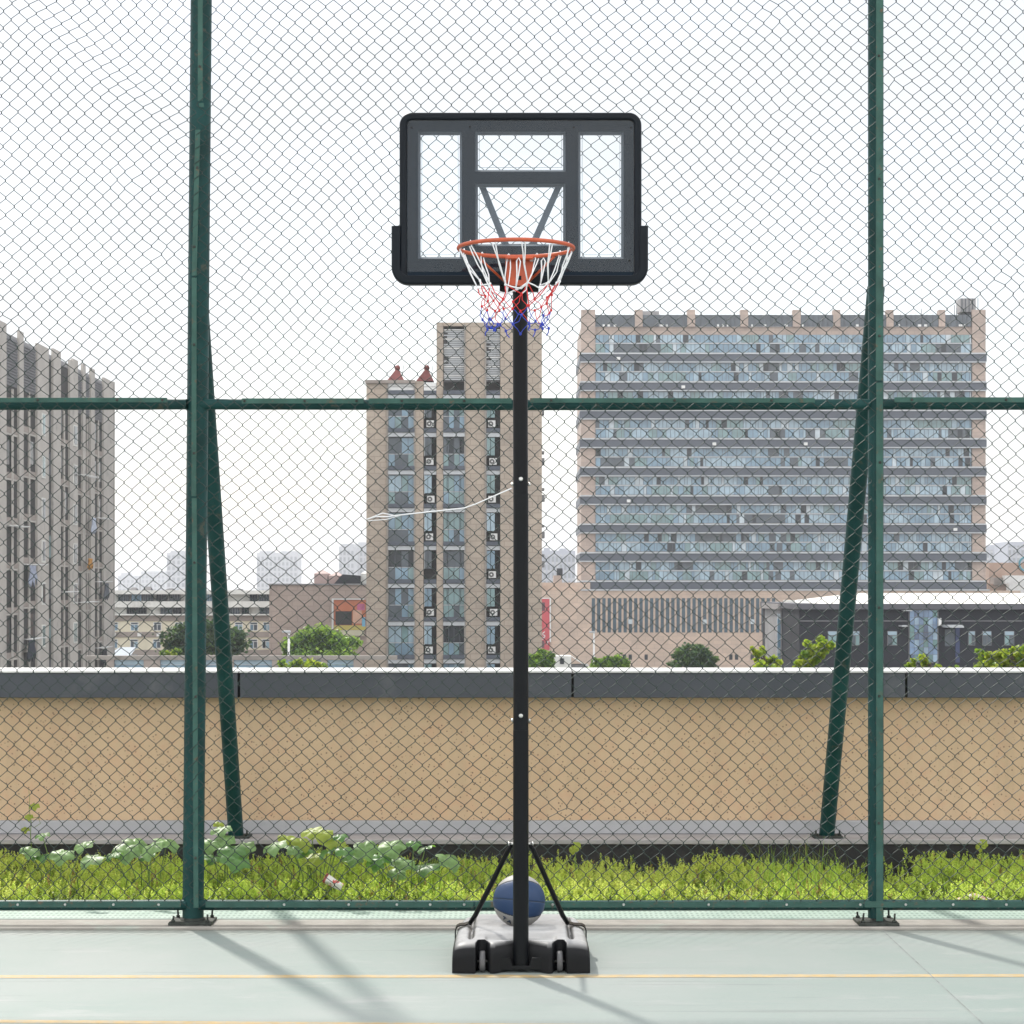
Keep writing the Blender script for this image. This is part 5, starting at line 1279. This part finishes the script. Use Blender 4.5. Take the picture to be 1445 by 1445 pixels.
def tree(label, blobs, D, kind, leaf, n, ground=-13.0, trunk_px=None, open_=0.0, seed=1, name='tree', cat='tree', limbs=7, fan=False):
    """blobs: (px, py, rx, ry) crown lobes in photo pixels; the crown gets a real depth too."""
    g = np.random.default_rng(seed); leaf *= 0.82; n = int(n * 1.45)
    B = [(X(a, D), D + g.uniform(-0.4, 0.4) * rx * D / F, Z(b, D), rx * D / F, ry * D / F) for a, b, rx, ry in blobs]
    tx = X(trunk_px if trunk_px is not None else np.mean([b[0] for b in blobs]), D)
    t = thing(name, (tx, D, ground), label, cat)
    ctr = np.array([np.mean([b[0] for b in B]), D, np.mean([b[2] for b in B])])
    rw = max(b[3] for b in B)
    tr = MB().tube([(tx, D, ground), (tx + rw * 0.04, D, (ground + ctr[2]) / 2), (ctr[0] * 0.6 + tx * 0.4, D, ctr[2] - 0.2 * rw), (ctr[0], D, ctr[2] + 0.4 * rw)], [rw * 0.11, rw * 0.085, rw * 0.06, rw * 0.015], 8)
    tr.build('trunk', BARK, t)
    cl = []; area = np.array([b[3] * b[4] for b in B]); area = area / area.sum()
    lb = MB()
    nc = max(14, n // 55)
    for i in range(nc):
        b = B[g.choice(len(B), p=area)]
        d = g.normal(0, 1, 3); d /= np.linalg.norm(d); r_ = g.uniform(0.35, 1.0) ** 0.6
        c = np.array([b[0] + d[0] * b[3] * r_, b[1] + d[1] * b[3] * r_ * 0.9, b[2] + d[2] * b[4] * r_])
        if g.random() < open_: continue
        cl.append((c, b[3] * g.uniform(0.16, 0.36), g.integers(0, 3)))
    for i in range(min(limbs * len(B), len(cl))):
        c = cl[i][0]; s0 = np.array([tx * 0.5 + ctr[0] * 0.5, D, min(ctr[2] - 0.15 * rw, c[2] - 0.1 * rw)])
        lb.tube([s0, (s0 + c) / 2 + g.normal(0, 0.04 * rw, 3), c], [rw * 0.035, rw * 0.02, rw * 0.006], 5)
    lb.build('limb', BARK, t)
    V, Q, Ms = [], 0, []
    per = max(8, n // max(1, len(cl)))
    for c, s_, mi in cl:
        m_ = int(per * g.uniform(0.6, 1.5))
        P = c + g.normal(0, 1, (m_, 3)) * s_ * np.array([0.55, 0.55, 0.42])
        nrm = g.normal(0, 1, (m_, 3)) + np.array([0, 0, 0.9]); nrm /= np.linalg.norm(nrm, axis=1, keepdims=True)
        a = np.cross(nrm, g.normal(0, 1, (m_, 3))); a /= np.linalg.norm(a, axis=1, keepdims=True); bb_ = np.cross(nrm, a)
        L = (leaf * g.uniform(0.6, 1.35, m_))[:, None]; Wd = L * 0.36
        quad = np.stack([P - a * L * 0.5, P + bb_ * Wd - a * L * 0.05 + nrm * L * 0.06, P + a * L * 0.5 - nrm * L * 0.05, P - bb_ * Wd - a * L * 0.05 + nrm * L * 0.06], 1)
        V.append(quad.reshape(-1, 3)); Ms.append(np.where(g.random(m_) < 0.7, mi, g.integers(0, 3, m_)))
    V = np.concatenate(V); q = np.arange(len(V)).reshape(-1, 4)
    np_mesh('crown', V, q, FOL[kind], np.concatenate(Ms), parent=t)
    return t
tree('dark green spreading tree behind the thick fence post', [(258, 903, 30, 22), (292, 896, 32, 22), (322, 908, 30, 20)], 150, 'dark', 0.34, 4600, seed=3)
tree('rounded bright green tree in front of the brown building', [(428, 912, 30, 21), (455, 903, 30, 19), (482, 910, 28, 20), (452, 925, 45, 14)], 140, 'mid', 0.30, 6500, seed=4)
tree('low green bush on the parapet below the rounded tree', [(408, 941, 16, 9), (430, 938, 18, 9), (448, 942, 12, 8)], 85, 'bright', 0.16, 1500, seed=5, name='bush', cat='bush', ground=-3.2)
tree('yellow flowering shrub at the foot of the dark green tree', [(232, 922, 9, 4), (246, 921, 10, 5)], 130, 'bright', 0.16, 500, seed=6, name='bush', cat='bush')
tree('bright bush beside the red banner right of the pole', [(756, 935, 17, 12), (768, 927, 13, 13), (778, 938, 11, 9)], 105, 'mid', 0.18, 2200, seed=7, name='bush', cat='bush')
tree('light green bush below the strip windows', [(850, 939, 17, 10), (868, 933, 18, 10), (884, 940, 12, 8)], 110, 'mid', 0.19, 2200, seed=8, name='bush', cat='bush')
tree('round dark green clipped tree in front of the podium', [(963, 933, 19, 17), (980, 925, 22, 16), (996, 935, 17, 16)], 130, 'dark', 0.20, 4800, seed=9)
tree('sparse lime green sapling between the round tree and the grey annex', [(1068, 915, 9, 9), (1077, 928, 12, 10), (1092, 935, 12, 10), (1080, 944, 24, 8)], 48, 'bright', 0.115, 1500, seed=10, open_=0.25, name='sapling', ground=-6)
tree('tall lime green sapling against the charcoal hall left of the right brace', [(1150, 905, 16, 11), (1163, 912, 14, 10), (1140, 928, 12, 13), (1152, 925, 12, 12), (1132, 940, 14, 8)], 45, 'bright', 0.12, 1900, seed=11, open_=0.25, name='sapling', ground=-6, trunk_px=1143)
tree('low shrub with brownish and lime leaves under the blue glass entrance', [(1297, 930, 10, 7), (1312, 936, 12, 8), (1330, 939, 11, 7), (1345, 943, 9, 5), (1285, 940, 9, 6)], 42, 'bright', 0.085, 1000, seed=12, open_=0.3, name='shrub', cat='shrub', ground=-5)
tree('leafy lime green shrub at the right edge above the parapet', [(1388, 925, 13, 8), (1408, 932, 22, 13), (1432, 925, 18, 13), (1455, 930, 20, 14), (1392, 942, 16, 7)], 40, 'bright', 0.11, 2600, seed=13, open_=0.15, name='shrub', cat='shrub', ground=-5)
